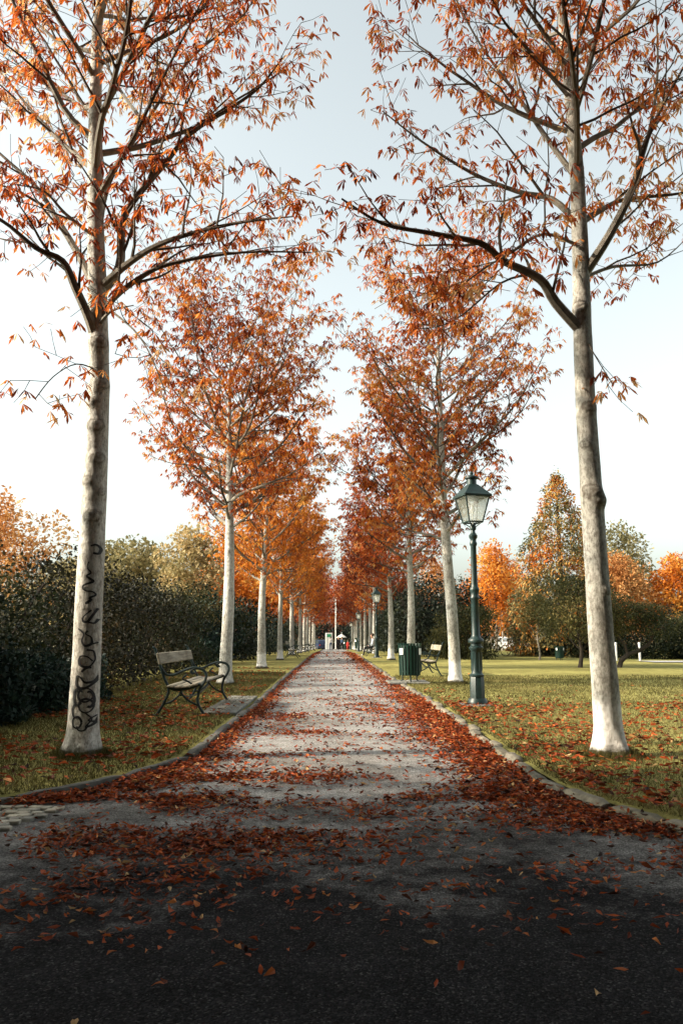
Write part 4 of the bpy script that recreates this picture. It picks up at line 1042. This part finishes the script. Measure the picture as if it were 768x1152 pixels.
# ------------------------------------------------------------------ bins
def make_bin(label):
    root = empty('litter_bin', (0, 0, 0)); tag(root, label, 'bin', 'green litter bins')
    s = MB(); n = 20
    for k in range(n):
        a = 2 * PI * k / n; c, s_ = math.cos(a), math.sin(a)
        v = []
        for z, r in ((.16, .26), (.50, .27), (.90, .285), (.955, .305)):
            for dr in (-.008, .008):
                for w in (-.026, .026): v.append(((r + dr) * c - w * s_, (r + dr) * s_ + w * c, z))
        fs = []
        for i in range(3):
            o = i * 4; fs += [(o, o + 1, o + 5, o + 4), (o + 3, o + 2, o + 6, o + 7), (o + 2, o, o + 4, o + 6), (o + 1, o + 3, o + 7, o + 5)]
        fs += [(0, 2, 3, 1), (12, 13, 15, 14)]; s.add(v, fs)
    s.build('slat_body', M['bin_green'], root, smooth=False)
    l = MB(); l.lathe([(.235, .15), (.24, .9), (.225, .9), (.22, .17)], 24); l.build('liner', M['liner'], root)
    for z, r in ((.24, .252), (.86, .268)):
        h = MB(); h.tube([(r * math.cos(2 * PI * k / 24), r * math.sin(2 * PI * k / 24), z) for k in range(25)], .014, 6, cap=False); h.build('band', M['bin_green'], root)
    for k in range(3):
        a = k * 2.1 + .5; g = MB(); g.tube([(.21 * math.cos(a), .21 * math.sin(a), .2), (.21 * math.cos(a), .21 * math.sin(a), .03), (.27 * math.cos(a), .27 * math.sin(a), .0)], .018, 8); g.build('leg', M['iron'], root)
    for a in (R(-140), R(-35)):
        g = MB(); g.box((.302 * math.cos(a), .302 * math.sin(a), .75), (.01, .12, .16), 0, a, .003); g.build('sticker', M['sticker'], root, smooth=False)
    return root
bn = make_bin('slatted dark green litter bin with white stickers on a stone pad'); bn.location = (bp.x, bp.y, LZ + .035)
for x, y, lab, sc in ((on(629, 743).x, on(629, 743).y, 'small green litter bin standing under the conifer', .75), (3.0, 92, 'green litter bin near the people at the avenue end', 1.5), (1.75, 101, 'distant green box-like bin beside the child in red', 1.2)):
    o = copy_tree(bn); o.location = (x, y, gz(y) + LZ); o['label'] = lab; o.scale = (sc, sc, sc)

# ------------------------------------------------------------------ far street furniture
k0 = at(370, 731, 106); root = empty('advert_pillar', (k0.x, 106, gz(106))); tag(root, 'white upright information pillar with a green square near its top', 'pillar')
mb = MB(); mb.box((0, 0, 1.15), (.95, .4, 2.3), 0, 0, .05); mb.build('panel', M['white'], root, smooth=False)
mb = MB(); mb.box((0, -.212, 1.95), (.55, .02, .38), 0, 0, .004); mb.build('sign_plate', M['sign_green'], root, smooth=False)
mb = MB(); mb.box((0, 0, .05), (1.05, .5, .14), 0, 0, .02); mb.build('plinth', M['slab'], root, smooth=False)
k1 = at(377.5, 731, 112); root = empty('flagpole', (k1.x, 112, gz(112))); tag(root, 'tall slim white pole at the end of the avenue', 'pole')
mb = MB(); mb.lathe([(.16, 0), (.16, .1), (.08, .15)], 12); mb.build('base', M['slab'], root); mb = MB(); mb.lathe([(.085, .1), (.075, 4), (.05, 6.8), (.02, 6.9)], 12); mb.build('mast', M['white'], root); mb = MB(); mb.lathe([(.02, 6.88), (.09, 6.95), (.09, 7.02), (.02, 7.08)], 12); mb.build('finial', M['white'], root)
k2 = at(381, 731, 114); root = empty('kiosk_parasol', (k2.x + .4, 114, gz(114))); tag(root, 'pale market parasol behind the people at the avenue end', 'parasol')
mb = MB(); mb.lathe([(.03, 0), (.03, 2.5)], 8); mb.build('pole', M['white'], root); mb = MB(); mb.lathe([(.75, 1.75), (.74, 1.80), (.4, 2.05), (.05, 2.25), (.04, 2.22), (.38, 2.02), (.72, 1.76)], 8); mb.build('canopy', M['awning'], root, smooth=False)
for px in (693, 719.5):
    q = on(px, 743.5); root = empty('white_post', (q.x, q.y, LZ)); tag(root, 'white post beside the leaning tree' if px < 700 else 'white post standing on the pale strip past the leaning tree', 'post', 'white posts on the far lawn')
    mb = MB(); mb.lathe([(.055, -.05), (.055, .80), (.045, .84)], 12); mb.build('shaft', M['white'], root); mb = MB(); mb.lathe([(.065, .83), (.065, .87), (.02, .90)], 12); mb.build('cap', M['white'], root)

def make_car(name, loc, rz, paint, label, van=False):
    root = empty(name, loc, rz); tag(root, label, 'car')
    b = MB()
    prof = [(-2.1, .30), (2.05, .30), (2.12, .45), (2.1, .68), (1.95, .80), (1.05, .92), (-1.95, .95), (-2.12, .82), (-2.15, .5)]
    b.prism(prof, 'y', -.84, .84); b.build('body', M[paint], root, smooth=False)
    c = MB(); cab = [(1.0, .92), (.42, 1.42), (.25, 1.47), (-1.35, 1.48), (-1.6, 1.42), (-2.0, .95)]; n = len(cab)
    vs = [(x, -.80 + (.13 if z > 1.2 else 0), z) for x, z in cab] + [(x, .80 - (.13 if z > 1.2 else 0), z) for x, z in cab]
    c.add(vs, [tuple(range(n)), tuple(reversed(range(n, 2 * n)))] + [((i + 1) % n, i, n + i, n + (i + 1) % n) for i in range(n)]); c.build('cabin', M[paint], root, smooth=False)
    for s in (-1, 1):
        for x0, x1 in ((-1.75, -.75), (-.65, .15), (.2, .85)):
            w = MB(); hi = 1.38; y0 = s * .806; y1 = s * .70
            xt1 = min(x1, .38) if x1 > .5 else x1; xt0 = max(x0, -1.5)
            w.add([(x0, y0, .97), (x1, y0, .97), (xt1, y1, hi), (xt0, y1, hi)], [(0, 1, 2, 3) if s < 0 else (3, 2, 1, 0)]); w.build('window', M['car_glass'], root, smooth=False)
    w = MB(); w.add([(1.01, -.72, .95), (1.01, .72, .95), (.46, .60, 1.40), (.46, -.60, 1.40)], [(0, 1, 2, 3)]); w.build('windscreen', M['car_glass'], root, smooth=False)
    for x in (-1.3, 1.32):
        for s in (-1, 1):
            t = MB()
            prof = [(.20, -.10), (.31, -.10), (.335, -.06), (.335, .06), (.31, .10), (.20, .10)]; n = 20; vs = []
            for r, y in prof:
                for j in range(n): a = 2 * PI * j / n; vs.append((x + r * math.cos(a), s * .78 + y, .335 + r * math.sin(a)))
            t.add(vs, [(i * n + j, i * n + (j + 1) % n, (i + 1) * n + (j + 1) % n, (i + 1) * n + j) for i in range(5) for j in range(n)]); w = t.build('wheel', M['rubber'], root)
            t = MB(); vs = [(x + .20 * math.cos(2 * PI * j / n), s * .87, .335 + .20 * math.sin(2 * PI * j / n)) for j in range(n)] + [(x, s * .85, .335)]
            t.add(vs, [(j, (j + 1) % n, n) for j in range(n)]); t.build('rim', M['chrome'], w)
    for s in (-1, 1):
        h = MB(); h.box((2.07, s * .6, .66), (.1, .32, .14), 0, 0, .02); h.build('headlight', M['lamp_bulb'], root); h = MB(); h.box((-2.11, s * .66, .72), (.08, .22, .16), 0, 0, .02); h.build('tail_light', M['red_paint'], root)
    return root
q = at(576, 735, 84); make_car('parked_car', (q.x, 84, gz(84) + LZ), -1.0, 'white', 'white car parked under trees beyond the lawn, beside the rounded bush')
q = at(360, 730, 120); make_car('parked_car', (q.x, 120, gz(120)), PI / 2 + .3, 'car_blue', 'dark blue car parked at the avenue end beside the white pillar')

def make_bike(loc, rz, paint, label):
    root = empty('bicycle', loc, rz); tag(root, label, 'bicycle', 'bicycles on the far lawn')
    for x in (-.5, .5):
        w = MB(); w.tube([(x + .33 * math.cos(2 * PI * k / 20), 0, .34 + .33 * math.sin(2 * PI * k / 20)) for k in range(21)], .024, 6, cap=False)
        for k in range(8): w.tube([(x, 0, .34), (x + .32 * math.cos(k * PI / 4), 0, .34 + .32 * math.sin(k * PI / 4))], .004, 3)
        w.build('wheel', M['rubber'], root)
    f = MB(); A = [(-.5, 0, .34), (-.08, 0, .32), (-.2, 0, .78), (.33, 0, .80), (.5, 0, .34)]
    for a, b in ((0, 1), (1, 2), (0, 2), (2, 3), (1, 3), (3, 4)): f.tube([A[a], A[b]], .024, 6)
    f.tube([A[3], (.30, 0, .98)], .02, 6); f.build('frame', M[paint], root)
    h = MB(); h.tube([(.22, -.28, 1.0), (.32, -.1, .99), (.32, .1, .99), (.22, .28, 1.0)], .016, 6); h.build('handlebar', M['black_paint'], root)
    s = MB(); s.tube([A[2], (-.22, 0, .88)], .016, 6); s.box((-.23, 0, .91), (.27, .15, .06), 0, 0, .025); s.build('saddle', M['black_paint'], root)
q = on(577, 738); make_bike((q.x, q.y, LZ), .2, 'red_paint', 'red bicycle parked on the lawn in front of the white car'); make_bike((q.x + 1.75, q.y + .6, LZ), -.3, 'black_paint', 'black bicycle parked next to the red one')

# ------------------------------------------------------------------ people
def person(loc, rz, pose, cols, label, sc=1.0):
    """one continuous skinned body; materials by body region; hair is a child"""
    J = {'pel': (0, 0, .93, .125), 'waist': (0, 0, 1.08, .115), 'chest': (0, 0, 1.28, .135), 'neckb': (0, 0, 1.44, .075), 'neck': (0, -.01, 1.51, .05), 'headl': (0, -.02, 1.58, .078), 'headm': (0, -.015, 1.66, .092), 'headt': (0, 0, 1.74, .062), 'nose': (0, -.115, 1.635, .014)}
    for s, c in ((-1, 'l'), (1, 'r')):
        J['sh' + c] = (s * .17, 0, 1.40, .062); J['el' + c] = (s * .24, .02, 1.13, .044); J['wr' + c] = (s * .25, -.06, .90, .030); J['ha' + c] = (s * .25, -.08, .80, .034)
        J['hip' + c] = (s * .10, 0, .88, .095); J['kn' + c] = (s * .11, -.02, .50, .062); J['an' + c] = (s * .11, .02, .09, .042); J['toe' + c] = (s * .12, -.15, .04, .036)
    J.update(pose)
    E = [('pel', 'waist'), ('waist', 'chest'), ('chest', 'neckb'), ('neckb', 'neck'), ('neck', 'headl'), ('headl', 'headm'), ('headm', 'headt'), ('headm', 'nose')]
    for c in 'lr': E += [('chest', 'sh' + c), ('sh' + c, 'el' + c), ('el' + c, 'wr' + c), ('wr' + c, 'ha' + c), ('pel', 'hip' + c), ('hip' + c, 'kn' + c), ('kn' + c, 'an' + c), ('an' + c, 'toe' + c)]
    names = list(J); me = bpy.data.meshes.new('person'); me.from_pydata([J[k][:3] for k in names], [(names.index(a), names.index(b)) for a, b in E], [])
    o = bpy.data.objects.new('tmp', me); COL.objects.link(o); o.modifiers.new('s', 'SKIN')
    for i, k in enumerate(names): me.skin_vertices[0].data[i].radius = (J[k][3],) * 2; me.skin_vertices[0].data[i].use_root = (k == 'pel')
    ss = o.modifiers.new('u', 'SUBSURF'); ss.levels = 2
    bpy.context.view_layer.update(); ev = o.evaluated_get(bpy.context.evaluated_depsgraph_get()); nm = bpy.data.meshes.new_from_object(ev); bpy.data.objects.remove(o)
    nm.name = 'person'
    for c in cols[:4]: nm.materials.append(M[c])
    reg = {'skin': ('neck', 'headl', 'headm', 'headt', 'nose', 'hal', 'har'), 'top': ('waist', 'chest', 'neckb', 'shl', 'shr', 'ell', 'elr', 'wrl', 'wrr'), 'leg': ('pel', 'hipl', 'hipr', 'knl', 'knr', 'anl', 'anr'), 'shoe': ('toel', 'toer')}
    wh = {k: i for i, r in enumerate(('skin', 'top', 'leg', 'shoe')) for k in reg[r]}
    for p in nm.polygons:
        c = p.center; b = min(E, key=lambda e: _sd(c, Vector(J[e[0]][:3]), Vector(J[e[1]][:3]))); k = min(b, key=lambda q: (c - Vector(J[q][:3])).length)
        p.material_index = wh[k]; p.use_smooth = True
    body = link('person', nm); body.location = loc; body.rotation_euler.z = rz; body.scale = (sc,) * 3; tag(body, label, 'person')
    h = MB(); hm = Vector(J['headm'][:3]); vs = []; n = 12; K = 8
    for i in range(K + 1):
        ph = -.55 + (PI / 2 + .55) * i / K
        for j in range(n):
            a = 2 * PI * j / n; fr = max(0, -math.sin(a)); q = .112 * (1 - .25 * fr * (ph < .35)); vs.append(hm + Vector((math.cos(a) * math.cos(ph) * q * .95, math.sin(a) * math.cos(ph) * q + .025, math.sin(ph) * .112 + .035)))
    h.add(vs, [(i * n + j, i * n + (j + 1) % n, (i + 1) * n + (j + 1) % n, (i + 1) * n + j) for i in range(K) for j in range(n)]); h.build('hair', M[cols[4]], body)
    return body
def _sd(p, a, b):
    d = b - a; t = max(0, min(1, (p - a).dot(d) / max(1e-9, d.dot(d)))); return (p - a - d * t).length
sit = {'pel': (0, .0, .52, .125), 'waist': (0, .04, .68, .115), 'chest': (0, .05, .88, .135), 'neckb': (0, .03, 1.03, .075), 'neck': (0, .01, 1.10, .05), 'headl': (0, -.01, 1.17, .078), 'headm': (0, -.01, 1.25, .092), 'headt': (0, 0, 1.33, .062), 'nose': (0, -.12, 1.22, .014)}
for s, c in ((-1, 'l'), (1, 'r')):
    sit.update({'sh' + c: (s * .17, .05, .99, .062), 'el' + c: (s * .22, .03, .74, .044), 'wr' + c: (s * .16, -.2, .66, .03), 'ha' + c: (s * .12, -.28, .64, .034), 'hip' + c: (s * .10, -.03, .51, .095), 'kn' + c: (s * .10, -.47, .50, .064), 'an' + c: (s * .10, -.52, .10, .042), 'toe' + c: (s * .10, -.68, .045, .036)})
person((2.47, 49.4, LZ), -PI / 2, sit, ['skin', 'cloth_grey', 'cloth_black', 'cloth_white', 'hair'], 'woman in a light grey top and dark trousers sitting on the bench')
walk = {'knl': (-.10, -.14, .52, .062), 'anl': (-.10, -.12, .10, .042), 'toel': (-.10, -.28, .05, .036), 'anr': (.10, .20, .10, .042), 'knr': (.10, .04, .50, .062), 'toer': (.10, .06, .04, .036)}
q = at(380.5, 728, 108); person((q.x, 108, gz(108)), .1, walk, ['skin', 'cloth_black', 'cloth_black', 'cloth_black', 'hair'], 'person in black walking at the end of the avenue')
q = at(372, 728, 104); person((q.x, 104, gz(104)), PI + .3, {}, ['skin', 'cloth_white', 'cloth_denim', 'cloth_black', 'hair'], 'person in a pale top standing before the white pillar')
q = at(391, 728, 100); person((q.x, 100, gz(100)), -.3, walk, ['skin', 'cloth_red', 'cloth_red', 'cloth_black', 'hair'], 'child dressed in red at the end of the avenue', .72)
q = at(384.5, 728, 109); person((q.x, 109, gz(109)), -.4, {}, ['skin', 'cloth_denim', 'cloth_black', 'cloth_black', 'hair'], 'person in a dark blue top beside the one in black')

# ------------------------------------------------------------------ light
SUN_EL, SUN_AZ = 27, -98                      # degrees; azimuth from the avenue's direction, minus = hedge side
w = bpy.data.worlds.new('World'); scene.world = w; w.use_nodes = True; nt = w.node_tree
for n_ in list(nt.nodes): nt.nodes.remove(n_)
out = nt.nodes.new('ShaderNodeOutputWorld'); bg = nt.nodes.new('ShaderNodeBackground'); sky = nt.nodes.new('ShaderNodeTexSky')
sky.sky_type = 'NISHITA'; sky.sun_disc = False; sky.sun_elevation = R(SUN_EL); sky.sun_rotation = R(SUN_AZ)
sky.air_density = 1.0; sky.dust_density = 5.0; sky.ozone_density = 1.0; sky.altitude = 150
hs_ = nt.nodes.new('ShaderNodeHueSaturation'); hs_.inputs['Saturation'].default_value = .36; L(nt, sky.outputs[0], hs_.inputs['Color']); tint_ = mixc(nt, 1.0, hs_.outputs[0], (.975, 1.01, .92), 'MULTIPLY'); L(nt, tint_, bg.inputs[0]); bg.inputs[1].default_value = .15; L(nt, bg.outputs[0], out.inputs[0])
sl = bpy.data.lights.new('sun', 'SUN'); sl.energy = 3.4; sl.angle = R(1.5); sl.color = (1, .84, .66)
so = bpy.data.objects.new('sun', sl); COL.objects.link(so)
dsun = Vector((math.sin(R(SUN_AZ)) * math.cos(R(SUN_EL)), math.cos(R(SUN_AZ)) * math.cos(R(SUN_EL)), math.sin(R(SUN_EL))))
so.rotation_euler = dsun.to_track_quat('Z', 'Y').to_euler(); so.location = (-30, 0, 30)

vs_ = scene.view_settings; vs_.view_transform = 'Standard'; vs_.look = 'None'; vs_.gamma = 1; vs_.exposure = 1.45; vs_.use_curve_mapping = False
scene.display_settings.display_device = 'sRGB'
scene.render.engine = 'CYCLES'
scene.cycles.max_bounces = 6; scene.cycles.diffuse_bounces = 3; scene.cycles.transparent_max_bounces = 12; scene.cycles.use_denoising = True
